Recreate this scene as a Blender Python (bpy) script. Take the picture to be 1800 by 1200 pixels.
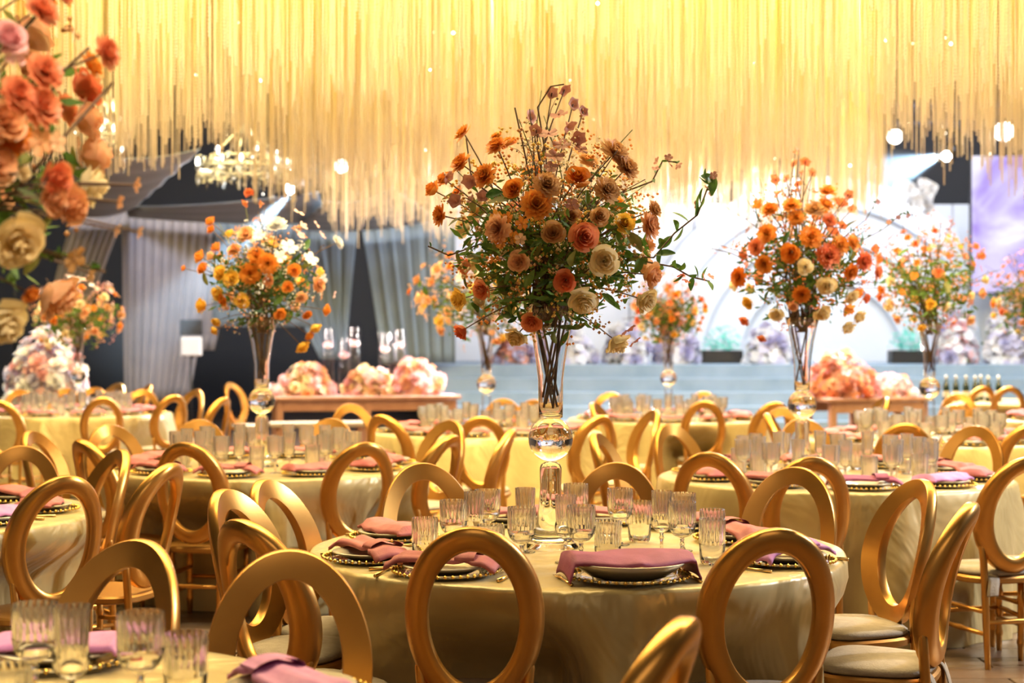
import bpy, math, random
import numpy as np
from mathutils import Vector, Matrix, Quaternion, Euler

for o in list(bpy.data.objects):
    bpy.data.objects.remove(o)
C = bpy.context.scene.collection
SC = bpy.context.scene
PI = math.pi
R0 = random.Random(7)

# ------------------------------------------------------------------ camera, world, lights, exposure
F_PX = 2700.0            # focal length in pixels of an 1800 x 1200 frame
CAM_H = 1.5
cam_d = bpy.data.cameras.new('camera'); cam_d.sensor_width = 36.0; cam_d.lens = F_PX / 1800.0 * 36.0
cam_d.dof.use_dof = True; cam_d.dof.focus_distance = 5.1; cam_d.dof.aperture_fstop = 2.9
cam_d.clip_end = 200
cam = bpy.data.objects.new('camera', cam_d); C.objects.link(cam)
cam.location = (0, 0, CAM_H); cam.rotation_euler = (PI / 2, 0, 0)
SC.camera = cam

W = bpy.data.worlds.new('hall_ambient'); SC.world = W; W.use_nodes = True
W.node_tree.nodes['Background'].inputs[0].default_value = (1.0, 0.74, 0.46, 1)
W.node_tree.nodes['Background'].inputs[1].default_value = 0.12

SC.view_settings.view_transform = 'Standard'
SC.view_settings.look = 'None'
SC.view_settings.gamma = 1.0
SC.view_settings.use_curve_mapping = False
SC.view_settings.exposure = 0.55
SC.cycles.use_denoising = True
SC.cycles.max_bounces = 10
SC.cycles.diffuse_bounces = 3
SC.cycles.glossy_bounces = 4
SC.cycles.transmission_bounces = 8
SC.cycles.transparent_max_bounces = 16
SC.cycles.volume_bounces = 0
SC.cycles.sample_clamp_indirect = 4.0
SC.cycles.caustics_reflective = False
SC.cycles.blur_glossy = 0.8

def area(name, loc, target, size, size_y, power, color):
    d = bpy.data.lights.new(name, 'AREA'); d.shape = 'RECTANGLE'; d.size = size; d.size_y = size_y
    d.energy = power; d.color = color
    o = bpy.data.objects.new(name, d); C.objects.link(o); o.location = loc
    v = Vector(target) - Vector(loc)
    o.rotation_euler = v.to_track_quat('-Z', 'Y').to_euler()
    return o

def spot(name, loc, target, power, color, angle=40, blend=0.5, radius=0.15):
    d = bpy.data.lights.new(name, 'SPOT'); d.energy = power; d.color = color
    d.spot_size = math.radians(angle); d.spot_blend = blend; d.shadow_soft_size = radius
    o = bpy.data.objects.new(name, d); C.objects.link(o); o.location = loc
    v = Vector(target) - Vector(loc)
    o.rotation_euler = v.to_track_quat('-Z', 'Y').to_euler()
    return o

area('ceiling_wash_over_strands', (0, 13.5, 7.35), (0, 13.5, 0), 15, 10, 5200, (1.0, 0.79, 0.36))
area('ceiling_wash_over_tables', (-0.3, 7.0, 6.9), (-0.1, 6.7, 0), 7, 2.2, 340, (1.0, 0.79, 0.40))
area('strand_front_wash', (0, 6.4, 7.2), (0, 11.5, 5.2), 14, .6, 1900, (1.0, 0.79, 0.35)).data.spread = math.radians(105)
area('stage_front_light', (4.5, 21.6, 6.9), (0.5, 6, 0.8), 6, 1.6, 2000, (0.78, 0.87, 1.0))
area('stage_wash', (5.5, 24.0, 6.9), (5.5, 30.0, 1.8), 10, 1.0, 850, (0.80, 0.87, 1.0))
area('strand_back_light', (1.0, 21.9, 6.7), (1.0, 17.0, 3.2), 8, 1.0, 3200, (1.0, 0.88, 0.80))
for ux in (-0.8, 1.6, 4.0):
    spot('added_uplight', (ux, 23.7, 0.3), (ux * .7 + .3, 17.0, 4.3), 3200, (1.0, 0.88, 0.76), 62, 0.7, 0.1)  # added lamps, hidden from view, to brighten the lower far strands
spot('near_flower_fill', (0.4, 0.5, 4.3), (-1.15, 2.85, 1.95), 700, (1.0, 0.84, 0.62), 24, 0.7, 0.3)  # added fill that lifts the foreground bouquet
area('right_strand_fill', (9.5, 8.0, 6.9), (6.0, 12.0, 4.0), 4, 1.0, 700, (1.0, 0.80, 0.48))  # unseen lamp put in to brighten the strands on the right
area('rear_fill_light', (0.5, -3.0, 6.4), (0.5, 5.0, 0.5), 6, 2, 60, (1.0, 0.80, 0.56))  # made-up fill behind the camera for chair backs and cloth drops
spot('right_side_light', (7.8, 7.4, 4.0), (0.2, 6.9, 0.7), 1500, (0.74, 0.85, 1.0), 46, 0.6, 0.25)
spot('left_drape_light', (-3.5, 18.5, 6.8), (-5.5, 27.0, 2.0), 1600, (0.70, 0.78, 1.0), 75, 0.9, 0.5)
spot('left_table_light', (-9.0, 20.5, 5.5), (-5.0, 16.8, 0.9), 1300, (0.75, 0.9, 1.0), 30, 0.6, 0.3)

# ------------------------------------------------------------------ small helpers
def at(px, py, d):
    """the point at depth d that the photograph shows at this pixel"""
    s = F_PX / d
    return Vector(((px - 900) / s, d, CAM_H - (py - 600) / s))

class MB:
    def __init__(self):
        self.v = []; self.f = []
    def add(self, vs, fs):
        n = len(self.v); self.v.extend([tuple(p) for p in vs]); self.f.extend([tuple(i + n for i in f) for f in fs]); return self
    def box(self, c, s, rot=None):
        x, y, z = s[0] / 2, s[1] / 2, s[2] / 2
        vs = [Vector((a * x, b * y, g * z)) for a in (-1, 1) for b in (-1, 1) for g in (-1, 1)]
        if rot is not None:
            vs = [rot @ p for p in vs]
        vs = [p + Vector(c) for p in vs]
        return self.add(vs, [(0, 1, 3, 2), (4, 6, 7, 5), (0, 4, 5, 1), (2, 3, 7, 6), (0, 2, 6, 4), (1, 5, 7, 3)])
    def rbox(self, c, s, b):
        """a box with chamfered edges: rounded-rectangle loops stacked in z"""
        x, y, z = s[0] / 2, s[1] / 2, s[2] / 2
        def loop(dx, zz):
            X, Y = x - dx, y - dx; k = b
            pts = [(X - k, -Y), (X, -Y + k), (X, Y - k), (X - k, Y), (-X + k, Y), (-X, Y - k), (-X, -Y + k), (-X + k, -Y)]
            return [(c[0] + p, c[1] + q, c[2] + zz) for p, q in pts]
        L = [loop(b * .7, -z), loop(0, -z + b * .7), loop(0, z - b * .7), loop(b * .7, z)]
        vs = sum(L, []); fs = [tuple(range(7, -1, -1)), tuple(range(24, 32))]
        for i in range(3):
            for j in range(8):
                fs.append((i * 8 + j, i * 8 + (j + 1) % 8, i * 8 + 8 + (j + 1) % 8, i * 8 + 8 + j))
        return self.add(vs, fs)
    def lathe(self, prof, n=16, o=(0, 0, 0), mod=None, caps=True):
        vs = []; m = len(prof)
        for k, (r, z) in enumerate(prof):
            for i in range(n):
                rr = r * (mod(k, i) if mod else 1.0)
                a = 2 * PI * i / n
                vs.append((o[0] + rr * math.cos(a), o[1] + rr * math.sin(a), o[2] + z))
        fs = []
        for k in range(m - 1):
            for i in range(n):
                j = (i + 1) % n
                fs.append((k * n + i, k * n + j, k * n + n + j, k * n + n + i))
        if caps:
            fs.append(tuple(range(n - 1, -1, -1))); fs.append(tuple((m - 1) * n + i for i in range(n)))
        return self.add(vs, fs)
    def tube(self, pts, rad, n=6, caps=True):
        pts = [Vector(p) for p in pts]; m = len(pts)
        if not hasattr(rad, '__len__'):
            rad = [rad] * m
        vs = []; up = None
        for k in range(m):
            t = (pts[min(k + 1, m - 1)] - pts[max(k - 1, 0)])
            if t.length < 1e-9: t = Vector((0, 0, 1))
            t.normalize()
            if up is None:
                up = Vector((1, 0, 0)) if abs(t.x) < .8 else Vector((0, 1, 0))
            a = (up - t * up.dot(t)).normalized(); b = t.cross(a); up = a
            for i in range(n):
                q = 2 * PI * i / n
                vs.append(pts[k] + (a * math.cos(q) + b * math.sin(q)) * rad[k])
        fs = []
        for k in range(m - 1):
            for i in range(n):
                j = (i + 1) % n
                fs.append((k * n + i, k * n + j, k * n + n + j, k * n + n + i))
        if caps:
            fs.append(tuple(range(n - 1, -1, -1))); fs.append(tuple((m - 1) * n + i for i in range(n)))
        return self.add(vs, fs)
    def sphere(self, c, r, n=10, m=6, sz=1.0):
        prof = [(max(1e-4, r * math.sin(PI * k / m)), -r * sz * math.cos(PI * k / m)) for k in range(m + 1)]
        return self.lathe(prof, n, c)
    def octa(self, c, r):
        x, y, z = c
        return self.add([(x + r, y, z), (x - r, y, z), (x, y + r, z), (x, y - r, z), (x, y, z + r), (x, y, z - r)],
                        [(0, 2, 4), (2, 1, 4), (1, 3, 4), (3, 0, 4), (2, 0, 5), (1, 2, 5), (3, 1, 5), (0, 3, 5)])
    def grid(self, fn, nu, nv, closed_u=False):
        vs = [fn(i / (nu if closed_u else nu - 1) if nu > 1 else 0, j / (nv - 1)) for j in range(nv) for i in range(nu)]
        fs = []
        for j in range(nv - 1):
            for i in range(nu if closed_u else nu - 1):
                k = (i + 1) % nu
                fs.append((j * nu + i, j * nu + k, (j + 1) * nu + k, (j + 1) * nu + i))
        return self.add(vs, fs)
    def slab(self, fn, nu, nv, th):
        """a sheet of real thickness: fn gives the upper side, the lower side lies th below"""
        top = [Vector(fn(i / (nu - 1), j / (nv - 1))) for j in range(nv) for i in range(nu)]
        bot = [p - Vector((0, 0, th)) for p in top]
        n = len(top); fs = []
        for j in range(nv - 1):
            for i in range(nu - 1):
                a, b, c, d = j * nu + i, j * nu + i + 1, (j + 1) * nu + i + 1, (j + 1) * nu + i
                fs.append((a, b, c, d)); fs.append((n + d, n + c, n + b, n + a))
        edge = [i for i in range(nu)] + [j * nu + nu - 1 for j in range(1, nv)] + [(nv - 1) * nu + i for i in range(nu - 2, -1, -1)] + [j * nu for j in range(nv - 2, 0, -1)]
        for k in range(len(edge)):
            a, b = edge[k], edge[(k + 1) % len(edge)]
            fs.append((a, n + a, n + b, b))
        return self.add(top + bot, fs)
    def put(self, mb, M):
        return self.add([M @ Vector(p) for p in mb.v], mb.f)
    def mesh(self, name, mat, smooth=True, angle=None):
        me = bpy.data.meshes.new(name); me.from_pydata(self.v, [], self.f)
        if mat: me.materials.append(mat)
        if smooth:
            me.polygons.foreach_set('use_smooth', [True] * len(me.polygons))
            if angle is not None:
                me.set_sharp_from_angle(angle=math.radians(angle))
        me.update(); return me

def ob(name, me, parent=None, loc=(0, 0, 0), rot=(0, 0, 0), scale=(1, 1, 1), kind=None):
    o = bpy.data.objects.new(name, me); C.objects.link(o)
    o.parent = parent; o.location = loc
    o.rotation_euler = rot; o.scale = scale
    if kind: o['kind'] = kind
    return o

LABELS = {}
def tag(o, label, cat, group=None, kind=None):
    o['label'] = label; o['category'] = cat
    if group: o['group'] = group
    if kind: o['kind'] = kind
    LABELS.setdefault(label, []).append(o.name)
    return o

def thing(name, label, cat, loc=(0, 0, 0), rz=0.0, group=None):
    o = ob(name, None, None, loc, (0, 0, rz)); o.empty_display_size = 0.1
    return tag(o, label, cat, group)

def struct(name, me, loc=(0, 0, 0), label=None):
    o = ob(name, me, None, loc); o['kind'] = 'structure'
    if label: o['label'] = label
    return o

# ------------------------------------------------------------------ materials
def nodes(name):
    m = bpy.data.materials.new(name); m.use_nodes = True
    return m, m.node_tree.nodes, m.node_tree.links, m.node_tree.nodes['Principled BSDF']

def mat(name, col, rough=.5, metal=0.0, noise=None, bump=None, sheen=0.0, coat=0.0, emit=None, spec=None, trans=0.0, alpha=None, coords='Object'):
    """noise = (scale, second colour, detail), bump = (scale, strength, stretch)"""
    m, N, L, P = nodes(name)
    P.inputs['Base Color'].default_value = (*col, 1); P.inputs['Roughness'].default_value = rough; P.inputs['Metallic'].default_value = metal
    if sheen: P.inputs['Sheen Weight'].default_value = sheen
    if coat: P.inputs['Coat Weight'].default_value = coat
    if spec is not None: P.inputs['Specular IOR Level'].default_value = spec
    if trans: P.inputs['Transmission Weight'].default_value = trans
    if emit:
        P.inputs['Emission Color'].default_value = (*emit[0], 1); P.inputs['Emission Strength'].default_value = emit[1]
    if noise or bump:
        tc = N.new('ShaderNodeTexCoord')
    if noise:
        t = N.new('ShaderNodeTexNoise'); t.inputs['Scale'].default_value = noise[0]; t.inputs['Detail'].default_value = noise[2] if len(noise) > 2 else 3
        L.new(tc.outputs[coords], t.inputs['Vector'])
        r = N.new('ShaderNodeValToRGB'); r.color_ramp.elements[0].position = .35; r.color_ramp.elements[1].position = .68
        r.color_ramp.elements[0].color = (*col, 1); r.color_ramp.elements[1].color = (*noise[1], 1)
        L.new(t.outputs['Fac'], r.inputs['Fac']); L.new(r.outputs['Color'], P.inputs['Base Color'])
    if bump:
        mp = N.new('ShaderNodeMapping'); mp.inputs['Scale'].default_value = bump[2] if len(bump) > 2 else (1, 1, 1)
        L.new(tc.outputs[coords], mp.inputs['Vector'])
        t2 = N.new('ShaderNodeTexNoise'); t2.inputs['Scale'].default_value = bump[0]; t2.inputs['Detail'].default_value = 3; t2.inputs['Distortion'].default_value = bump[4] if len(bump) > 4 else 0
        L.new(mp.outputs['Vector'], t2.inputs['Vector'])
        b = N.new('ShaderNodeBump'); b.inputs['Strength'].default_value = bump[1]; b.inputs['Distance'].default_value = bump[3] if len(bump) > 3 else 0.02
        L.new(t2.outputs['Fac'], b.inputs['Height']); L.new(b.outputs['Normal'], P.inputs['Normal'])
    return m

def petal(name, col, col2, tr=.35):
    """thin petal or leaf: diffuse with light coming through, colour mottled by noise"""
    m, N, L, P = nodes(name)
    N.remove(P); out = N['Material Output']
    tc = N.new('ShaderNodeTexCoord'); oi = N.new('ShaderNodeObjectInfo')
    t = N.new('ShaderNodeTexNoise'); t.inputs['Scale'].default_value = 1.6; t.inputs['Detail'].default_value = 2
    L.new(tc.outputs['Object'], t.inputs['Vector'])
    ad = N.new('ShaderNodeMath'); ad.operation = 'MULTIPLY_ADD'; ad.inputs[1].default_value = .5; ad.inputs[2].default_value = -.05
    L.new(oi.outputs['Random'], ad.inputs[0])
    sm = N.new('ShaderNodeMath'); sm.operation = 'ADD'; L.new(t.outputs['Fac'], sm.inputs[0]); L.new(ad.outputs[0], sm.inputs[1])
    r = N.new('ShaderNodeValToRGB'); r.color_ramp.elements[0].position = .4; r.color_ramp.elements[1].position = 1.0
    r.color_ramp.elements[0].color = (*col, 1); r.color_ramp.elements[1].color = (*col2, 1)
    L.new(sm.outputs[0], r.inputs['Fac'])
    d = N.new('ShaderNodeBsdfDiffuse'); tl = N.new('ShaderNodeBsdfTranslucent'); g = N.new('ShaderNodeBsdfGlossy'); g.inputs['Roughness'].default_value = .45
    g.inputs['Color'].default_value = (.9, .9, .9, 1)
    L.new(r.outputs['Color'], d.inputs['Color']); L.new(r.outputs['Color'], tl.inputs['Color'])
    x = N.new('ShaderNodeMixShader'); x.inputs[0].default_value = tr; L.new(d.outputs[0], x.inputs[1]); L.new(tl.outputs[0], x.inputs[2])
    y = N.new('ShaderNodeMixShader'); y.inputs[0].default_value = .04; L.new(x.outputs[0], y.inputs[1]); L.new(g.outputs[0], y.inputs[2])
    L.new(y.outputs[0], out.inputs['Surface'])
    return m

def glass(name, col=(1, 1, 1), rough=0.0, ior=1.48):
    m, N, L, P = nodes(name)
    P.inputs['Base Color'].default_value = (*col, 1); P.inputs['Roughness'].default_value = rough
    P.inputs['Transmission Weight'].default_value = 1.0; P.inputs['IOR'].default_value = ior
    return m

def thin_glass(name, col=(1, 1, 1), k=.5):
    """thin-walled glass: see-through with a fresnel sheen"""
    m, N, L, P = nodes(name); N.remove(P); out = N['Material Output']
    t = N.new('ShaderNodeBsdfTransparent'); t.inputs['Color'].default_value = (*col, 1)
    g = N.new('ShaderNodeBsdfGlossy'); g.inputs['Roughness'].default_value = .05
    lw = N.new('ShaderNodeLayerWeight'); lw.inputs['Blend'].default_value = k
    x = N.new('ShaderNodeMixShader'); L.new(lw.outputs['Facing'], x.inputs[0]); L.new(t.outputs[0], x.inputs[1]); L.new(g.outputs[0], x.inputs[2])
    L.new(x.outputs[0], out.inputs['Surface'])
    return m

def emit(name, col, st):
    m, N, L, P = nodes(name); N.remove(P)
    e = N.new('ShaderNodeEmission'); e.inputs[0].default_value = (*col, 1); e.inputs[1].default_value = st
    L.new(e.outputs[0], N['Material Output'].inputs['Surface']); return m

def strand_mat():
    """gold glass beads, each strand a little lighter or deeper, with pale stage light put into the colour towards its tip"""
    m, N, L, P = nodes('gold_beads'); N.remove(P); out = N['Material Output']
    tc = N.new('ShaderNodeTexCoord'); sp = N.new('ShaderNodeSeparateXYZ'); L.new(tc.outputs['Object'], sp.inputs[0])
    oi = N.new('ShaderNodeObjectInfo')
    r = N.new('ShaderNodeValToRGB'); e = r.color_ramp.elements
    e[0].position = .14; e[0].color = (.58, .36, .05, 1); e[1].position = 1; e[1].color = (1.0, .92, .54, 1)
    k = e.new(.45); k.color = (1.0, .78, .24, 1)
    L.new(oi.outputs['Random'], r.inputs['Fac'])
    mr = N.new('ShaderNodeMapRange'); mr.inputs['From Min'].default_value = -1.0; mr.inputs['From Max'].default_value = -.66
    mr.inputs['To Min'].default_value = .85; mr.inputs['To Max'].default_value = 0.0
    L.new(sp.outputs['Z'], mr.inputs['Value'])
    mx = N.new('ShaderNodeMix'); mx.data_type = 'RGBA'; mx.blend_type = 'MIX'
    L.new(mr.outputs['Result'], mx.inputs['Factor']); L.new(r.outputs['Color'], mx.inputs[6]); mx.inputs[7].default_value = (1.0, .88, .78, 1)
    col = mx.outputs[2]
    d = N.new('ShaderNodeBsdfDiffuse'); L.new(col, d.inputs[0])
    t = N.new('ShaderNodeBsdfTranslucent'); L.new(col, t.inputs[0])
    g = N.new('ShaderNodeBsdfGlossy'); L.new(col, g.inputs['Color']); g.inputs['Roughness'].default_value = .25
    x = N.new('ShaderNodeMixShader'); x.inputs[0].default_value = .35; L.new(d.outputs[0], x.inputs[1]); L.new(t.outputs[0], x.inputs[2])
    y = N.new('ShaderNodeMixShader'); y.inputs[0].default_value = .40; L.new(x.outputs[0], y.inputs[1]); L.new(g.outputs[0], y.inputs[2])
    L.new(y.outputs[0], out.inputs['Surface']); return m

GOLD = mat('gold_paint', (.66, .335, .085), .31, .88, noise=(6, (.60, .29, .07)), bump=(160, .05, (1, 1, 1), .002))
GOLD_SEAT = mat('gold_seat', (.46, .22, .05), .38, .6)
CUSHION = mat('beige_cushion', (.40, .32, .24), .8, 0, noise=(30, (.34, .27, .20)), bump=(140, .2))
SATIN = mat('gold_satin_cloth', (.54, .405, .18), .36, .15, noise=(2.2, (.47, .345, .15)), bump=(3.0, .6, (1, 1, .6), .08, .9), sheen=.1)
TABLE_WOOD = mat('table_wood', (.30, .18, .10), .6)
NAP_ROSE = mat('rose_napkin', (.43, .11, .12), .7, 0, noise=(26, (.50, .15, .15)), bump=(220, .3, (1, 1, 1), .003))
NAP_PLUM = mat('plum_napkin', (.27, .045, .12), .65, 0, noise=(20, (.33, .065, .15)), bump=(220, .3, (1, 1, 1), .003))
NAP_VIOLET_LIT = mat('violet_lit_napkin', (.52, .18, .44), .7, 0, noise=(22, (.60, .25, .50)), bump=(220, .3, (1, 1, 1), .003))  # the rose linen with violet stage light put into its colour
SILVER = mat('silver_plate', (.62, .55, .43), .22, .25)
CHINA = mat('cream_china', (.80, .74, .62), .2, 0, coat=.4)
GOLD_RIM = mat('gold_beads_rim', (.80, .52, .12), .25, .95)
FLATWARE = mat('gold_flatware', (.75, .5, .2), .2, 1.0)
CRYSTAL = glass('cut_crystal', (1, 1, 1), 0.0, 1.5)
VASE_GLASS = glass('vase_glass', (1, 1, 1), 0.0, 1.47)
CRYSTAL.node_tree.nodes['Principled BSDF'].inputs['Transmission Weight'].default_value = .97  # a trace of white sparkle put into the body colour
CRYSTAL_FAR = glass('cut_crystal_sparkle', (1, .97, .96), 0.0, 1.5)
CRYSTAL_FAR.node_tree.nodes['Principled BSDF'].inputs['Transmission Weight'].default_value = .90  # white reflections put into the colour as a milky share
THIN = thin_glass('thin_glass', (.97, .97, .98), .03)
VASE_THIN = thin_glass('vase_thin_glass', (.98, .98, 1), .35)
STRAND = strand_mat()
BARK = mat('brown_branch', (.10, .055, .03), .8, 0, noise=(30, (.16, .09, .05)))
STEM_GREEN = mat('green_stem', (.12, .13, .04), .7)
LEAF = petal('leaf_green', (.035, .10, .018), (.12, .23, .03), .25)
LEAF_OLIVE = petal('leaf_olive', (.12, .13, .025), (.25, .23, .05), .25)
PET = {
 'orange': petal('petal_orange', (.80, .24, .025), (.90, .40, .07)),
 'coral': petal('petal_coral', (.80, .19, .07), (.88, .36, .17)),
 'peach': petal('petal_peach', (.82, .38, .16), (.92, .58, .34)),
 'cream': petal('petal_cream', (.85, .65, .32), (.93, .80, .52)),
 'yellow': petal('petal_yellow', (.90, .52, .05), (.95, .68, .16)),
 'tan': petal('petal_tan', (.62, .30, .10), (.75, .45, .2)),
 'dusty': petal('petal_dusty', (.47, .17, .11), (.60, .28, .20), .12),
 'white': petal('petal_white', (.88, .86, .84), (.95, .94, .95)),
 'pink': petal('petal_pink', (.84, .42, .42), (.94, .66, .64)),
 'lilac': petal('petal_lilac', (.52, .48, .68), (.74, .72, .86)),
}
# ------------------------------------------------------------------ the hall
FLOOR_M = mat('dark_floor', (.085, .055, .04), .28, 0, noise=(3, (.12, .08, .06)))
PLANK_M = [mat('floor_plank_' + n, c, .3, 0, noise=(5, c2), bump=(9, .15, (1, 14, 1))) for n, c, c2 in
           (('brown', (.13, .075, .045), (.17, .10, .06)), ('umber', (.10, .06, .04), (.14, .085, .055)), ('tan', (.17, .105, .065), (.21, .14, .09)))]
WALL_M = mat('dark_hall_wall', (.035, .037, .045), .85)
CEIL_M = mat('black_ceiling', (.02, .02, .024), .9)
m = MB(); m.box((0, 16, -.05), (32, 40, .1)); floor = struct('floor', m.mesh('floor', FLOOR_M, False))
plank_me = []
for k in range(3):
    m = MB(); m.rbox((0, 0, .006), (1.76, .216, .012), .004); plank_me.append(m.mesh('plank', PLANK_M[k], False))
for j in range(26):
    for i in range(5):
        xx = -4.0 + i * 1.77 + (.9 if j % 2 else 0); yy = 3.6 + j * .22
        ob('plank', plank_me[(i * 7 + j * 5) % 3], floor, (xx, yy, 0))
m = MB(); m.box((0, 33.1, 3.8), (32, .2, 7.6)); struct('wall_back', m.mesh('wall_back', WALL_M, False))
m = MB(); m.box((-16.1, 16, 3.8), (.2, 40, 7.6)); struct('wall_left', m.mesh('wall_left', WALL_M, False))
m = MB(); m.box((16.1, 16, 3.8), (.2, 40, 7.6)); struct('wall_right', m.mesh('wall_right', WALL_M, False))
m = MB(); m.box((0, 16, 7.65), (32.4, 40, .1)); struct('ceiling', m.mesh('ceiling', CEIL_M, False))

# hanging bead strands, far past counting: points carry one strand mesh each
m = MB(); nb = 170; prof = []
for k in range(nb):
    z = -k / nb
    prof += [(.0018, z), (.0075, z - .5 / nb)]
prof.append((.0018, -1))
m.lathe([(r, z) for r, z in prof], 4, caps=False)
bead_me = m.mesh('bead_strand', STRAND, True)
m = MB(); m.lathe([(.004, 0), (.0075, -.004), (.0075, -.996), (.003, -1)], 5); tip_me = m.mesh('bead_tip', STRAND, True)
def inside(poly, x, y):
    c = False; j = len(poly) - 1
    for i in range(len(poly)):
        (a, b), (p, q) = poly[i], poly[j]
        if (b > y) != (q > y) and x < (p - a) * (y - b) / (q - b) + a: c = not c
        j = i
    return c
FRONT = [(-8.5, 9.0), (8.5, 8.6), (8.5, 12.6), (3.2, 13.4), (-2.2, 15.2), (-8.5, 15.2)]
FAR = [(-2.6, 13.6), (3.2, 13.2), (4.2, 17.2), (4.6, 20.5), (-2.3, 20.5)]
def strands(name, poly, dens, seed, label, zfn, width=1.0):
    rr = random.Random(seed)
    xs = [p[0] for p in poly]; ys = [p[1] for p in poly]
    n = int((max(xs) - min(xs)) * (max(ys) - min(ys)) * dens)
    pts = []; ln = []
    for _ in range(n):
        x = rr.uniform(min(xs), max(xs)); y = rr.uniform(min(ys), max(ys))
        if not inside(poly, x, y): continue
        b = zfn(x, y) + rr.gauss(0, .085) - (.18 if rr.random() < .06 else 0)
        pts.append((x, y, 7.25)); ln.append(7.25 - b)
    me = bpy.data.meshes.new(name); me.from_pydata(pts, [], [])
    a = me.attributes.new('drop', 'FLOAT', 'POINT'); a.data.foreach_set('value', ln)
    me.materials.append(STRAND)
    o = ob(name, me); tag(o, label, 'bead curtain', kind='stuff')
    src = bpy.data.objects.new('bead_strand_source', bead_me)
    g = bpy.data.node_groups.new(name, 'GeometryNodeTree')
    g.interface.new_socket('Geometry', in_out='INPUT', socket_type='NodeSocketGeometry')
    g.interface.new_socket('Geometry', in_out='OUTPUT', socket_type='NodeSocketGeometry')
    gi = g.nodes.new('NodeGroupInput'); go = g.nodes.new('NodeGroupOutput')
    ip = g.nodes.new('GeometryNodeInstanceOnPoints'); oi = g.nodes.new('GeometryNodeObjectInfo'); oi.inputs['Object'].default_value = src
    na = g.nodes.new('GeometryNodeInputNamedAttribute'); na.data_type = 'FLOAT'; na.inputs['Name'].default_value = 'drop'
    cx = g.nodes.new('ShaderNodeCombineXYZ'); cx.inputs[0].default_value = width; cx.inputs[1].default_value = width
    L = g.links
    L.new(gi.outputs[0], ip.inputs['Points']); L.new(oi.outputs['Geometry'], ip.inputs['Instance'])
    L.new(na.outputs['Attribute'], cx.inputs[2]); L.new(cx.outputs[0], ip.inputs['Scale']); L.new(ip.outputs[0], go.inputs[0])
    md = o.modifiers.new('strands', 'NODES'); md.node_group = g
    return o
def z_front(x, y):
    return 3.22 + .13 * math.sin(x * 1.3 + y * .8) + .10 * math.sin(x * 2.9 - y * 1.1) + max(0, 11.5 - y) * .10
def z_far(x, y):
    return 3.16 + .12 * math.sin(x * 1.7 + y) + .08 * math.sin(x * 3.1) - (.10 if y > 18 else 0)
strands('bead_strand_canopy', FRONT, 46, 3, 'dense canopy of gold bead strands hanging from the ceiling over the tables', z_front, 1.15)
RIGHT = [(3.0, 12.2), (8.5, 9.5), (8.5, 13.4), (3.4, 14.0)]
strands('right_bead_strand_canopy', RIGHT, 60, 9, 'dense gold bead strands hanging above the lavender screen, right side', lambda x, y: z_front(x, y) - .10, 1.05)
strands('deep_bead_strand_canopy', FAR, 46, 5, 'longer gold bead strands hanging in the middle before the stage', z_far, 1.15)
# tiny fairy lights among the strands
FAIRY = emit('fairy_light_glow', (1.0, .93, .80), 9)
m = MB(); rr = random.Random(12)
for k in range(110):
    x = rr.uniform(-5.5, 6.5); y = rr.uniform(9.5, 19.5)
    m.octa((x, y, rr.uniform(3.2, 4.6 + (y - 10) * .1)), rr.uniform(.006, .013))
tag(ob('fairy_lights', m.mesh('fairy_lights', FAIRY, False)), 'tiny white fairy lights sparkling among the gold bead strands', 'lights', kind='stuff')

# ------------------------------------------------------------------ stage at the far end
STEP_M = mat('pale_blue_step', (.28, .38, .50), .45, 0, noise=(2, (.21, .31, .42)), bump=(4, .2, (1, 8, 8)))
st = thing('stage', 'wide pale blue stage with low steps along its front', 'stage', (0, 0, 0))
for k in range(5):
    y0 = 24.6 + k * .42; y1 = 25.02 + k * .42; z1 = .22 * (k + 1)
    m = MB(); m.rbox((5.3, (y0 + y1) / 2, z1 / 2), (13.4, .415, z1), .01); ob('step', m.mesh('step', STEP_M, False), st)
m = MB(); m.box((5.3, 29.7, .55), (13.4, 5.95, 1.1)); ob('platform', m.mesh('platform', STEP_M, False), st)
WHITE_PANEL = mat('white_stage_panel', (.82, .83, .88), .6, 0, noise=(.8, (.76, .78, .86)))
bp = thing('stage_backdrop', 'white panelled backdrop wall standing across the stage', 'backdrop', (0, 0, 1.1))
for k in range(9):
    m = MB(); m.rbox((-.9 + k * 1.32, 31.4, 1.6), (1.30, .10, 3.2), .015); ob('panel', m.mesh('panel', WHITE_PANEL, False), bp)
# half-round arch of stepped rings
ARCH_M = mat('white_arch', (.70, .76, .86), .5)
ar = thing('stage_arch', 'big white half round arch of stepped rings on stage', 'arch', (6.0, 29.6, 1.1))
def half_ring(r0, r1, y0, y1):
    m = MB(); n = 40; vs = []
    for i in range(n + 1):
        a = PI * i / n
        for r, y in ((r0, y0), (r1, y0), (r1, y1), (r0, y1)):
            vs.append((r * math.cos(a), y, r * math.sin(a)))
    fs = []
    for i in range(n):
        for k in range(4):
            j = (k + 1) % 4
            fs.append((i * 4 + k, i * 4 + j, i * 4 + 4 + j, i * 4 + 4 + k))
    fs += [(0, 1, 2, 3), (n * 4 + 3, n * 4 + 2, n * 4 + 1, n * 4)]
    return m.add(vs, fs)
for r0, r1, y0, y1 in ((3.0, 3.55, -.25, .5), (2.35, 3.0, -.05, .5), (1.6, 2.35, .15, .5), (.02, 1.6, .35, .5)):
    ob('arch_ring', half_ring(r0, r1, y0, y1).mesh('arch_ring', ARCH_M, False), ar)
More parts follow.
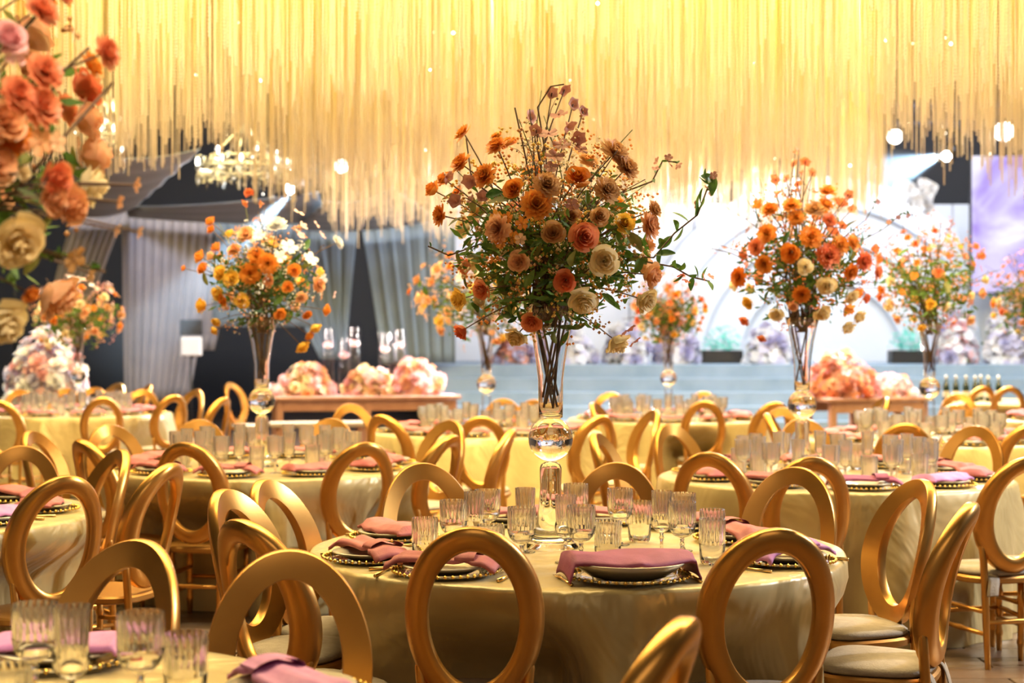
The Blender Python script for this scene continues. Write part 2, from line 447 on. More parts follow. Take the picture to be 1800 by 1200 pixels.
# lavender video screen
def screen_mat():
    m, N, L, P = nodes('lavender_screen'); N.remove(P)
    tc = N.new('ShaderNodeTexCoord'); t = N.new('ShaderNodeTexNoise'); t.inputs['Scale'].default_value = .8; t.inputs['Detail'].default_value = 5; t.inputs['Distortion'].default_value = 1.2
    L.new(tc.outputs['Object'], t.inputs['Vector'])
    r = N.new('ShaderNodeValToRGB'); e = r.color_ramp.elements
    e[0].position = .36; e[0].color = (.38, .26, .74, 1); e[1].position = .66; e[1].color = (.88, .86, 1.0, 1)
    x = e.new(.5); x.color = (.60, .52, .92, 1)
    L.new(t.outputs['Fac'], r.inputs['Fac'])
    em = N.new('ShaderNodeEmission'); em.inputs[1].default_value = .85; L.new(r.outputs[0], em.inputs[0]); L.new(em.outputs[0], N['Material Output'].inputs['Surface'])
    return m
BLACK = mat('black_metal', (.02, .02, .022), .45, .3)
sc = thing('video_screen', 'large video screen showing lavender and white watercolour clouds', 'screen', (10.2, 28.2, 1.1))
m = MB(); m.box((0, 0, 2.55), (3.5, .06, 2.5)); ob('display', m.mesh('display', screen_mat(), False), sc)
m = MB(); m.box((0, .07, 2.55), (3.56, .08, 2.56)); m.box((-1.2, .1, .652), (.12, .1, 1.30)); m.box((1.2, .1, .652), (.12, .1, 1.30)); ob('frame', m.mesh('frame', BLACK, False), sc)

# lighting truss, moving heads
tr = thing('lighting_truss', 'black lighting truss hung high before the stage', 'truss', (6.0, 25.5, 5.25))
m = MB()
for dy, dz in ((-.15, -.15), (.15, -.15), (-.15, .15), (.15, .15)):
    m.tube([(-8, dy, dz), (8, dy, dz)], .025, 6)
ob('chord', m.mesh('chord', BLACK), tr)
m = MB()
for k in range(40):
    x = -8 + k * .4
    m.tube([(x, -.15, -.15), (x + .4, -.15, .15)], .012, 4); m.tube([(x, .15, .15), (x + .4, .15, -.15)], .012, 4)
ob('bracing', m.mesh('bracing', BLACK), tr, kind='stuff')
for x in (-7, 0, 7):
    m = MB(); m.tube([(x, 0, .15), (x, 0, 2.35)], .01, 4); ob('hanger', m.mesh('hanger', BLACK), tr)
LENS = emit('moving_head_lens', (.85, .93, 1.0), 22)
def moving_head(p, tgt, label):
    t = thing('moving_head_light', label, 'stage light', p)
    m = MB(); m.rbox((0, 0, .42), (.26, .26, .12), .02); ob('base', m.mesh('base', BLACK, False), t)
    m = MB(); m.box((-.17, 0, .22), (.04, .1, .36)); m.box((.17, 0, .22), (.04, .1, .36)); m.box((0, 0, .38), (.38, .1, .04)); ob('yoke', m.mesh('yoke', BLACK, False), t)
    q = (Vector(tgt) - Vector(p)).to_track_quat('-Z', 'Y').to_euler()
    m = MB(); m.lathe([(.09, .16), (.13, .1), (.14, -.12), (.125, -.15)], 16); ob('head', m.mesh('head', BLACK), t, (0, 0, .1), q)
    m = MB(); m.lathe([(.001, -.155), (.075, -.155), (.075, -.17), (.001, -.18)], 16, caps=False); ob('lens', m.mesh('lens', LENS), t, (0, 0, .1), q)
    if p[2] < 6:
        m = MB(); m.tube([(0, 0, .47), (0, 0, 7.6 - p[2])], .012, 5); ob('drop_rod', m.mesh('drop_rod', BLACK), t)
    return t
pr = at(1668, 268, 23.5); pl = at(524, 327, 22.0)
moving_head((pr.x, pr.y, pr.z - .1), (2.5, 17, .5), 'moving head stage light with white lens near lavender screen')
moving_head((pl.x, pl.y, pl.z - .1), (-7, 17, 1.5), 'moving head stage light over the grey drapes, left of strands')
# haze caught in the beams: a cone of thin fog with a lamp at its tip
def beam(p, tgt, ang, power, col, dens, length):
    p = Vector(p); v = (Vector(tgt) - p).normalized(); p = p + v * .22
    mm, N, L, P = nodes('beam_haze'); N.remove(P)
    sv = N.new('ShaderNodeVolumeScatter'); sv.inputs['Anisotropy'].default_value = .3; sv.inputs['Color'].default_value = (.85, .92, 1, 1)
    tc = N.new('ShaderNodeTexCoord'); sp = N.new('ShaderNodeSeparateXYZ'); L.new(tc.outputs['Object'], sp.inputs[0])
    mr = N.new('ShaderNodeMapRange'); mr.inputs['From Min'].default_value = -length; mr.inputs['From Max'].default_value = -.2
    mr.inputs['To Min'].default_value = 0; mr.inputs['To Max'].default_value = dens
    L.new(sp.outputs['Z'], mr.inputs['Value']); L.new(mr.outputs['Result'], sv.inputs['Density'])
    L.new(sv.outputs[0], N['Material Output'].inputs['Volume'])
    m = MB(); r = math.tan(math.radians(ang / 2)) * length
    m.lathe([(r + .05, -length), (.05, 0)], 20)
    o = ob('light_beam_haze', m.mesh('haze', mm), None, p, v.to_track_quat('-Z', 'Y').to_euler())
    tag(o, 'pale blue haze lit in the beam of the %s moving head' % ('right' if p.x > 0 else 'left'), 'haze', kind='stuff')
    spot('beam_lamp', p + v * .03, p + v, power, col, ang * .95, .5, .04)
beam(pr, at(1470, 340, 21.6), 27, 4500, (.50, .76, 1), .10, 3.2)
beam(pl, at(330, 520, 20.0), 16, 6000, (.55, .78, 1), .08, 4.5)

# pendant globe bulbs
GLOBE = emit('globe_glow', (1.0, .93, .82), 4)
for i, (px, py, d, r, lab) in enumerate(((1765, 231, 13.0, .085, 'glowing white globe lamp at the canopy edge above the lavender screen'),
                                     (1573, 240, 14.0, .07, 'glowing white globe lamp hanging left of the lavender screen edge'),
                                     (600, 292, 15.5, .07, 'glowing white globe lamp hanging between chandelier and tall centre bouquet'))):
    p = at(px, py, d)
    t = thing('globe_lamp', lab, 'lamp', p, 0, 'globe lamps among the strands')
    m = MB(); m.sphere((0, 0, 0), r, 14, 9); ob('globe', m.mesh('globe', GLOBE), t)
    m = MB(); m.tube([(0, 0, r), (0, 0, 7.6 - p.z)], .006, 4); m.lathe([(.02, r + .03), (.03, r - .01)], 8); ob('cord', m.mesh('cord', BLACK), t)

# ------------------------------------------------------------------ drapes at the far left
GREY_DRAPE = mat('grey_mauve_drape', (.34, .32, .35), .8, 0, noise=(3, (.29, .28, .32)), sheen=.3)
BLUE_DRAPE = mat('slate_blue_drape', (.20, .27, .34), .8, 0, noise=(2, (.17, .23, .30)), sheen=.3)
def drape(name, label, top, bot, z0, z1, y, folds, amp, material, pinch=None, seed=1, group=None):
    """hanging cloth with gathered folds between its top edge and its hem (x ranges at each)"""
    rr = random.Random(seed); ph = [rr.uniform(0, 6.28) for _ in range(4)]
    def fn(u, v):
        a = top[0] + (top[1] - top[0]) * u; b = bot[0] + (bot[1] - bot[0]) * u
        k = v if pinch is None else v ** pinch
        x = a + (b - a) * k; z = z1 + (z0 - z1) * v
        w = math.sin(u * folds * 2 * PI + ph[0]) + .5 * math.sin(u * folds * 3.7 * PI + ph[1]) + .3 * math.sin(u * folds * 5.3 * PI + ph[2] + v * 1.5)
        return (x, y + .55 * amp * w * (.5 + .5 * v), z - .05 * abs(math.sin(u * folds * PI)) * (1 - v))
    m = MB(); m.grid(fn, folds * 12, 14)
    o = ob(name, m.mesh(name, material)); o.modifiers.new('thickness', 'SOLIDIFY').thickness = .012
    return tag(o, label, 'drape', group)
def px_x(px, d): return (px - 900) * d / F_PX
D1 = 26.0
drape('grey_drape', 'grey drape swept to the left behind the white flower mound', (px_x(130, D1), px_x(222, D1)), (px_x(35, D1), px_x(95, D1)), .35, 3.75, D1 + .10, 7, .05, GREY_DRAPE, .9, 1)
drape('grey_drape', 'wide grey mauve drape hanging straight beside the monitor stand', (px_x(212, D1), px_x(372, D1)), (px_x(216, D1), px_x(330, D1)), .50, 3.72, D1 + .1, 10, .05, GREY_DRAPE, 1.6, 2)
drape('grey_drape', 'pale drape hem looped up behind the monitor stand', (px_x(316, D1), px_x(420, D1)), (px_x(330, D1), px_x(372, D1)), 1.35, 3.72, D1 + .16, 4, .06, GREY_DRAPE, 1.2, 3)
drape('blue_drape', 'slate blue drape swept left from the dark tent opening', (px_x(380, D1), px_x(634, D1)), (px_x(560, D1), px_x(605, D1)), 1.2, 3.72, D1 + .13, 7, .035, BLUE_DRAPE, .7, 4)
drape('blue_drape', 'slate blue drape right of the dark tent opening', (px_x(630, D1), px_x(800, D1)), (px_x(672, D1), px_x(800, D1)), 1.13, 3.72, D1 + .13, 7, .03, BLUE_DRAPE, 1.0, 5)
drape('blue_drape', 'dim slate drape hanging behind the yellow and orange bouquet', (px_x(366, D1), px_x(560, D1)), (px_x(372, D1), px_x(545, D1)), 1.75, 3.72, D1 + .11, 8, .03, BLUE_DRAPE, 1.0, 8)
t = thing('drape_rail', 'thin black rail on uprights carrying the grey and blue drapes', 'rail', (0, D1 + .12, 0))
xa, xb = px_x(20, D1), px_x(806, D1)
m = MB(); m.tube([(xa, 0, 3.70), (xb, 0, 3.70)], .03, 8); ob('pole', m.mesh('pole', BLACK), t)
for xx in (xa, (xa + xb) / 2 + .35, px_x(748, D1)):
    m = MB(); m.tube([(xx, .06, 0), (xx, .06, 3.7)], .02, 6); ob('upright', m.mesh('upright', BLACK), t)
def swag(name, label, c, sag, material, folds=5, amp=.04):
    """cloth slung under the ceiling between four points"""
    c = [Vector(p) for p in c]
    def fn(u, v):
        p = (c[0] * (1 - u) + c[1] * u) * (1 - v) + (c[3] * (1 - u) + c[2] * u) * v
        return p + Vector((0, 0, -sag * 4 * u * (1 - u) + amp * .35 * math.sin(v * folds * 2 * PI + u)))
    m = MB(); m.grid(fn, 20, folds * 8)
    o = ob(name, m.mesh(name, material)); o.modifiers.new('thickness', 'SOLIDIFY').thickness = .012
    return tag(o, label, 'swag', 'ceiling swags')
SWAG_M = mat('grey_blue_swag', (.30, .34, .40), .8, 0, sheen=.2)
swag('ceiling_swag', 'grey blue cloth swag slung across the ceiling left of the chandelier', (at(120, 262, 21), at(352, 262, 19), at(235, 366, 25.6), at(120, 372, 25.6)), .12, SWAG_M)
swag('ceiling_swag', 'narrow grey cloth swag running along the tops of the drapes', (at(225, 362, 25.5), at(560, 338, 23), at(575, 392, 25.6), at(225, 380, 25.7)), .06, SWAG_M, 3)
swag('ceiling_swag', 'blue cloth swag under the ceiling behind the yellow bouquet', (at(575, 352, 22.5), at(690, 330, 21.5), at(775, 385, 25.7), at(520, 402, 25.7)), .10, BLUE_DRAPE)
m = MB(); m.tube([at(60 + k * 90, 376 - 8 * math.sin(k * 1.1) - k * 1.5, 25.4) for k in range(9)], .03, 6)
tag(ob('drape_rope', m.mesh('drape_rope', BLACK)), 'dark rope strung along the tops of the grey drapes', 'rope')

# monitor on a stand, dark equipment
p = at(336, 600, 24.0)
t = thing('monitor_stand', 'tall thin stand with dark monitor and white box before grey drape', 'stand', (p.x, p.y, 0))
m = MB(); m.rbox((0, 0, 1.72), (.34, .06, .24), .02); ob('monitor', m.mesh('monitor', BLACK, False), t)
WHITE_BOX = mat('white_box', (.7, .7, .72), .5)
m = MB(); m.rbox((0, 0, 1.42), (.34, .10, .30), .03); ob('box', m.mesh('box', WHITE_BOX, False), t)
m = MB(); m.tube([(0, 0, .03), (0, 0, 1.3)], .018, 8); ob('pole', m.mesh('pole', BLACK), t)
m = MB(); m.lathe([(.22, .0), (.22, .02), (.03, .04)], 16); ob('base', m.mesh('base', BLACK), t)

# crystal chandelier
BULB = emit('candle_bulb', (1.0, .95, .82), 5)
CRYS_DROP = thin_glass('chandelier_drop', (.95, .97, .97), .6)
CH_METAL = mat('chandelier_metal', (.45, .46, .40), .3, .9)
def chandelier(px, py, d, rad, label, nb, ndrop):
    p = at(px, py, d)
    t = thing('chandelier', label, 'chandelier', p, 0)
    m = MB(); n = 40
    for r, z in ((rad, 0), (rad * .7, .12)):
        m.tube([(r * math.cos(2 * PI * i / n), r * math.sin(2 * PI * i / n), z) for i in range(n + 1)], .016, 6, False)
    for i in range(8):
        a = i * PI / 4
        m.tube([(0, 0, .5), (rad * .5 * math.cos(a), rad * .5 * math.sin(a), .25), (rad * math.cos(a), rad * math.sin(a), 0)], .010, 5)
    fr = ob('frame', m.mesh('frame', CH_METAL), t)
    m = MB(); m.tube([(0, 0, .45), (0, 0, 7.6 - p.z)], .012, 6); ob('hanging_rod', m.mesh('hanging_rod', CH_METAL), t)
    m1 = MB(); m1.sphere((0, 0, 0), .024, 8, 6, 1.5); bm_ = m1.mesh('bulb', BULB)
    for i in range(nb):
        a = 2 * PI * i / nb + .2; r = rad if i % 3 else rad * .7
        ob('bulb', bm_, fr, (r * math.cos(a), r * math.sin(a), .07 if i % 3 else .19))
    m2 = MB()
    m2.lathe([(.001, 0), (.010, -.02), (.004, -.04)], 6, caps=False); m2.lathe([(.002, -.05), (.018, -.10), (.001, -.15)], 6, caps=False)
    m2.tube([(0, 0, .02), (0, 0, -.06)], .002, 3)
    dm = m2.mesh('crystal_drop', CRYS_DROP, False)
    for i in range(ndrop):
        a = 2 * PI * i / ndrop
        ob('crystal_drop', dm, fr, (rad * math.cos(a), rad * math.sin(a), -.02), (0, 0, a), (1, 1, 1 + .25 * math.sin(i * 2.3)))
    m3 = MB(); rr = random.Random(4)
    for i in range(520):
        a = rr.uniform(0, 6.28); r = rad * rr.uniform(.55, 1.02)
        m3.octa((r * math.cos(a), r * math.sin(a), rr.uniform(-.14, .14)), rr.uniform(.010, .022))
    ob('crystal_beads', m3.mesh('crystal_beads', CRYS_DROP, False), t, kind='stuff')
    return t
chandelier(430, 297, 17.0, .52, 'round crystal chandelier with lit candle bulbs behind yellow bouquet', 15, 40)
chandelier(192, 240, 17.5, .22, 'small crystal chandelier dome half hidden behind strands, far left', 10, 16)
# ------------------------------------------------------------------ tables, chairs, cloths
TZ = 0.76
TABLES = {
 'near':   (-1.25, 2.88, 'near left corner table'),
 'left':   (-2.76, 6.55, 'far left edge table'),
 'centre': (0.23, 5.50, 'centre table'),
 'a':      (-1.465, 9.10, 'yellow bouquet table'),
 'r':      (1.76, 8.40, 'right-hand table'),
 'c':      (-0.22, 12.6, 'middle rear table'),
 'd':      (1.49, 14.7, 'stage-front table'),
 'f':      (3.15, 11.6, 'second-right bouquet table'),
 'h':      (-4.46, 15.75, 'drape-side table'),
 'k':      (5.55, 14.6, 'right edge bouquet table'),
 'g':      (6.30, 18.95, 'dark bottle table'),
}
RT = 0.95
# ------------------------------------------------------------------ oval-back chairs
def ring_mesh(nseg, hi):
    """flat-fronted, round-backed oval band; leans back and wraps forward at the sides"""
    A, B = .166, .2355      # centre line half axes
    if hi:
        prof = [(-.0355, .009), (-.0335, .0135), (-.022, .0145), (0, .015), (.022, .0145), (.0335, .0135), (.0355, .009), (.0360, -.012), (.033, -.023), (.024, -.031), (.009, -.036), (-.009, -.036), (-.024, -.031), (-.033, -.023), (-.0360, -.012)]
    else:
        prof = [(-.0355, .009), (-.033, .0145), (.033, .0145), (.0355, .009), (.035, -.015), (.024, -.030), (0, -.036), (-.024, -.030), (-.035, -.015)]
    m = MB(); vs = []; n = len(prof)
    for i in range(nseg):
        a = 2 * PI * i / nseg
        c, s = math.cos(a), math.sin(a)
        nx, nz = c / A, s / B; l = math.hypot(nx, nz); nx /= l; nz /= l
        for u, v in prof:
            x = A * c + nx * u; z = .7105 + B * s + nz * u
            y = -.170 - (z - .45) * .235 + 1.5 * x * x + v
            vs.append((x, y, z))
    fs = []
    for i in range(nseg):
        j = (i + 1) % nseg
        for k in range(n):
            q = (k + 1) % n
            fs.append((i * n + k, j * n + k, j * n + q, i * n + q))
    m.add(vs, fs); return m
def turned(z0, z1, r, n=10):
    """a bamboo-turned rod standing from z0 to z1"""
    pr = [(r * .8, z0)]
    L = z1 - z0
    for k in range(1, 4):
        z = z0 + L * k / 4
        pr += [(r, z - .018), (r * 1.25, z - .006), (r * 1.25, z + .006), (r, z + .018)]
    pr.append((r * 1.05, z1)); return MB().lathe(pr, n)
def seat_outline(sc=1.0):
    pts = []
    for i in range(28):
        a = 2 * PI * i / 28; c, s = math.cos(a), math.sin(a)
        e = .62
        x = .205 * math.copysign(abs(c) ** e, c); y = .195 * math.copysign(abs(s) ** e, s)
        x *= 1.0 + .10 * (y / .195)
        pts.append((x * sc, y * sc))
    return pts
def loops(layers):
    m = MB(); vs = []; n = 28
    for sc, z in layers:
        vs += [(x, y, z) for x, y in seat_outline(sc)]
    fs = [tuple(range(n - 1, -1, -1)), tuple((len(layers) - 1) * n + i for i in range(n))]
    for k in range(len(layers) - 1):
        for i in range(n):
            j = (i + 1) % n
            fs.append((k * n + i, k * n + j, k * n + n + j, k * n + n + i))
    return m.add(vs, fs)
def chair_set(hi):
    P = {}
    P['ring'] = ring_mesh(64 if hi else 36, hi).mesh('back_ring', GOLD, True, 38)
    P['seat'] = loops([(.96, .392), (1, .399), (1, .417), (.96, .425)]).mesh('seat', GOLD_SEAT, True, 40)
    P['cushion'] = loops([(.90, .426), (.95, .434), (.95, .444), (.88, .455), (.6, .461), (.2, .463)]).mesh('seat_cushion', CUSHION, True, 60)
    nf = 10 if hi else 6
    P['front_leg'] = turned(0, .393, .015, nf).mesh('leg', GOLD)
    def rear(s):
        pts = [(s * .150, -.205, 0), (s * .150, -.190, .2), (s * .150, -.178, .40), (s * .152, -.172, .50), (s * .158, -.170, .56), (s * .160, -.160, .60)]
        return MB().tube(pts, [.014, .016, .017, .017, .016, .008], nf).mesh('leg', GOLD)
    P['rear_l'] = rear(-1); P['rear_r'] = rear(1)
    P['side'] = MB().tube([(0, -.185, 0), (0, -.06, .0), (0, 0, 0), (0, .06, 0), (0, .155, 0)], [.010, .011, .014, .011, .010], nf).mesh('stretcher', GOLD)
    P['cross'] = MB().tube([(-.16, 0, 0), (-.05, 0, 0), (0, 0, 0), (.05, 0, 0), (.16, 0, 0)], [.010, .011, .014, .011, .010], nf).mesh('stretcher', GOLD)
    P['tie'] = MB().slab(lambda u, v: (-.03 + .06 * u + .015 * math.sin(v * 4), -.17 - .05 * v, .440 - .09 * v * v), 4, 6, .006).mesh('cushion_tie', CUSHION)
    return P
CH_HI, CH_LO = chair_set(True), chair_set(False)
SEATS = []
def chair(px, ytop, face, desc, table=None, cushion=True, d=None):
    s = (ytop - 600) / (CAM_H - .982)
    dd = F_PX / s if d is None else d
    x = (px - 900) / F_PX * dd
    if isinstance(face, str):
        tx, ty = TABLES[face][:2]
        f = Vector((tx - x, ty - dd, 0)).normalized()
    else:
        a = math.radians(face); f = Vector((math.sin(a), math.cos(a), 0))   # 0 looks away from the camera, 90 to the right
    for tx, ty, _n in TABLES.values():
        v = Vector((x - tx, dd - ty, 0))
        if v.length < 1.13 and v.dot(f) < 0:
            v = v.normalized() * min(1.13, v.length + (.03 if dd < 8.3 else 1)); x, dd = tx + v.x, ty + v.y
    org = Vector((x, dd, 0)) + f * .228
    rz = math.atan2(-f.x, f.y)
    SEATS.append((org.x, org.y, math.cos(rz), math.sin(rz)))
    P = CH_HI if s > 330 else CH_LO
    t = thing('oval_back_chair', 'gold oval-back chair ' + desc, 'chair', org, rz, 'gold oval-back chairs')
    ob('back_ring', P['ring'], t); st_ = ob('seat', P['seat'], t)
    if cushion:
        cu = ob('seat_cushion', P['cushion'], st_)
        if s > 330:
            ob('cushion_tie', P['tie'], st_, (-.125, .0, 0)); ob('cushion_tie', P['tie'], st_, (.125, .0, 0))
    ob('leg', P['front_leg'], t, (-.165, .155, 0)); ob('leg', P['front_leg'], t, (.165, .155, 0))
    ob('leg', P['rear_l'], t); ob('leg', P['rear_r'], t)
    if s > 180:
        for zz in (.17, .27):
            ob('stretcher', P['side'], t, (-.158, 0, zz)); ob('stretcher', P['side'], t, (.158, 0, zz))
        ob('stretcher', P['cross'], t, (0, .155, .22)); ob('stretcher', P['cross'], t, (0, -.188, .22))
    return t
# the centre table, clockwise from the chair nearest the camera
chair(832, 920, 3, 'with its back to us, front left of the centre table', None)
chair(1354, 922, -7, 'with its back to us, front right of the centre table')
chair(1668, 880, -66, 'seen edge-on, right of the centre table, nearest the camera')
chair(1592, 842, -106, 'facing left, right end of the centre table, lit flat front')
chair(1391, 822, -152, 'facing us, behind the right rim of the centre table')
chair(1081, 815, -172, 'facing us, straight behind the crystal glasses of the centre table')
chair(748, 815, 163, 'facing us, behind the left rim of the centre table')
chair(500, 843, 113, 'leaning left, facing right, upper left of the centre table')
chair(424, 860, 112, 'leaning left, second from the front on left of the centre table')
chair(455, 908, 43, 'turned half away, front left corner of the centre table')
# the near left table
chair(205, 955, -155, 'facing us, behind the near table with foreground glasses')
chair(505, 972, 172, 'large, facing us, right of the near left corner table')
chair(1140, 1080, -68, 'cut off at the bottom edge, blurred, seen edge-on')
# the far left edge table
chair(102, 833, -42, 'with its back to us, at the white-lit corner of left table', cushion=False)
chair(30, 785, 168, 'facing us, behind the far left edge table')
chair(190, 790, -128, 'facing left and us, right rear of the far left edge table', cushion=False)
chair(276, 812, -73, 'seen edge-on with pointed top, right end of far left table', cushion=False)
# the left table with the yellow bouquet
chair(333, 775, 12, 'with its back to us, front of the yellow bouquet table', cushion=False)
chair(634, 775, -28, 'with its back to us, front right of the yellow bouquet table', cushion=False)
chair(163, 770, 48, 'with its back to us, front left of the yellow bouquet table', cushion=False)
chair(72, 757, 104, 'leaning left with white-lit front, left of yellow bouquet table')
chair(234, 747, 142, 'facing us, left rear of the yellow bouquet table')
chair(350, 737, 168, 'facing us, low behind glasses of the yellow bouquet table')
chair(578, 735, -172, 'facing us, behind the right glasses of yellow bouquet table')
chair(781, 738, -140, 'facing us, right rear of the yellow bouquet table')
chair(776, 762, -62, 'inside a larger ring, right side of yellow bouquet table')
chair(880, 752, -84, 'seen edge-on left of the crystal ball vase')
# the table behind the tall centre bouquet
chair(680, 727, 34, 'with its back to us, front left of the middle rear table')
chair(846, 730, 0, 'with its back to us, front of the middle rear table')
chair(1046, 728, -40, 'with its back to us, first right of the crystal ball vase')
chair(1137, 720, -110, 'leaning right, thin, right end of the middle rear table')
chair(712, 710, 155, 'facing us, pale gold, left rear of middle rear table')
chair(937, 702, -170, 'facing us, top only, left of the tall vase neck')
chair(884, 700, 180, 'facing us, top only, right of the second ball vase')
# the right table behind the centre table
chair(1251, 792, 22, 'with its back to us, front left of the right-hand table')
chair(1422, 800, -2, 'with its back to us, front of the right-hand table')
chair(1792, 800, -18, 'with its back to us, cut off by the right edge')
chair(1187, 745, 143, 'facing us, left rear of the right-hand table')
chair(1066, 760, 110, 'leaning left, thin olive edge, left of right-hand table')
chair(1414, 735, 176, 'facing us, behind the right-hand ball vase')
chair(1710, 748, -146, 'facing us, right rear of the right-hand table')
chair(1905, 790, -95, 'facing left, beyond the right-hand table, mostly cut off')
# tables farther back on the right
chair(1358, 705, -14, 'with its back to us, small, before the stage centre right')
chair(1365, 725, 104, 'seen edge-on leaning left, left of the second-right bouquet')
chair(1432, 717, -165, 'pale, facing us, just right of the right-hand ball vase')
chair(1590, 742, 10, 'with its back to us, before the second-right ball vase')
chair(1805, 742, -12, 'with its back to us, rear right, cut by the edge')
chair(1685, 691, -168, 'facing us, outer of two nested rings near dark bottles')
chair(1680, 711, -176, 'facing us, inner of two nested rings near dark bottles')
chair(1730, 677, -12, 'small, with its back to us, before the dark bottles')
chair(1785, 676, 8, 'with its back to us, small, last at right under dark bottles')
chair(1237, 703, 0, 'with its back to us, full oval before the stage steps')
chair(1238, 688, 180, 'facing us, only its top above another oval chair')
chair(1105, 691, -165, 'facing us, orange, left of the white ball vase')
chair(1056, 707, 112, 'pale, leaning left, left of the white ball vase')
chair(1545, 697, -98, 'orange, edge-on, under the rose topped right console')
# the far left table before the drapes
chair(180, 697, -20, 'with its back to us, full oval, front of drape-side table')
chair(301, 693, -42, 'with its back to us, right front of drape-side table')
chair(4, 702, 14, 'with its back to us, cut by left edge, drape-side table')
chair(36, 684, 150, 'facing us, pale, left rear of drape-side table')
chair(115, 682, 178, 'facing us, behind the white flower mound table')
chair(164, 680, -176, 'facing us, right of the thin far vase')
chair(202, 673, -150, 'white-lit, facing us, third right of the far vase')
chair(234, 684, 170, 'facing us, orange, fourth right of the far vase')
chair(254, 675, -120, 'pale, thin, fifth right of the far vase')
chair(338, 684, -143, 'facing us, pale right side, right rear of drape-side table')
chair(384, 697, -70, 'seen edge-on left of the silvery chair')
chair(411, 672, 118, 'silvery, white-lit, apart beside the far wooden console')

def seat_hit(x, y):
    for ox, oy, ca, sa in NEARBY:
        dx, dy = x - ox, y - oy
        lx, ly = dx * ca + dy * sa, -dx * sa + dy * ca
        if abs(lx) < .235 and -.24 < ly < .215: return True
    return False
def cloth_mesh(seed, nth=144, fl=.085, cx=0, cy=0):
    rr = random.Random(seed)
    ph = [rr.uniform(0, 6.28) for _ in range(6)]
    def fold(a):
        s = math.sin(7 * a + ph[0]) * .45 + math.sin(11 * a + ph[1]) * .40 + math.sin(17 * a + ph[2]) * .22 + math.sin(4 * a + ph[3]) * .25
        return s
    prof = [(r * RT, TZ, 0) for r in (.0001, .3, .55, .75, .88, .95)]
    prof += [(RT - .012, TZ, 0), (RT - .003, TZ - .004, .02), (RT + .002, TZ - .014, .04)]
    for k in range(1, 15):
        t = k / 14
        prof.append((RT + .004 + .05 * t, TZ - .014 - (TZ - .026) * t, t))
    tuck = []
    for i in range(nth):
        a = 2 * PI * i / nth; q = RT + .14
        while q > .5 and seat_hit(cx + q * math.cos(a), cy + q * math.sin(a)): q -= .02
        tuck.append(q)
    k = max(2, nth // 70)
    tuck = [min(tuck[(i + d) % nth] for d in range(-k, k + 1)) for i in range(nth)]
    tuck = [sum(tuck[(i + d) % nth] for d in range(-k, k + 1)) / (2 * k + 1) for i in range(nth)]
    m = MB(); vs = []
    for r, z, t in prof:
        for i in range(nth):
            a = 2 * PI * i / nth; f = fold(a)
            rad = r + (t ** .8) * fl * (f + .35) + .02 * t * math.sin(23 * a + 6 * t + ph[4])
            if t > .05 and tuck[i] < rad:
                w = min(1, max(0, (.705 - z) / .24)); w = w * w * (3 - 2 * w)
                rad = rad + (tuck[i] - rad) * w
            vs.append((rad * math.cos(a), rad * math.sin(a), z))
    fs = []
    for k in range(len(prof) - 1):
        for i in range(nth):
            j = (i + 1) % nth
            fs.append((k * nth + i, k * nth + j, k * nth + nth + j, k * nth + nth + i))
    m.add(vs, fs); return m
top_me = MB().lathe([(RT - .02, .715), (RT - .008, .725), (RT - .008, .748), (RT - .02, .756)], 64).mesh('tabletop', TABLE_WOOD, True, 40)
leg_b = MB()
for k in range(2):
    s = -1 if k else 1
    leg_b.tube([(s * .45, -.35, 0), (s * .45, -.35, .71)], .016, 8); leg_b.tube([(s * .45, .35, 0), (s * .45, .35, .71)], .016, 8); leg_b.tube([(s * .45, -.35, .3), (s * .45, .35, .3)], .012, 8)
leg_me = leg_b.mesh('folding_legs', BLACK)
for i, (key, (x, y, nm)) in enumerate(TABLES.items()):
    t = thing('round_table', 'round table hidden under the gold satin cloth, ' + nm, 'table', (x, y, 0), .3 * i, 'round tables')
    ob('tabletop', top_me, t); ob('legs', leg_me, t)
    NEARBY = [c for c in SEATS if math.hypot(c[0] - x, c[1] - y) < 1.6]
    o = ob('tablecloth', cloth_mesh(i + 20, 160 if i < 5 else 96, .085, x, y).mesh('tablecloth', SATIN, True), None, (x, y, .002))
    tag(o, 'gold satin tablecloth falling in folds from the ' + nm, 'tablecloth', 'gold satin tablecloths')
TZ += .003

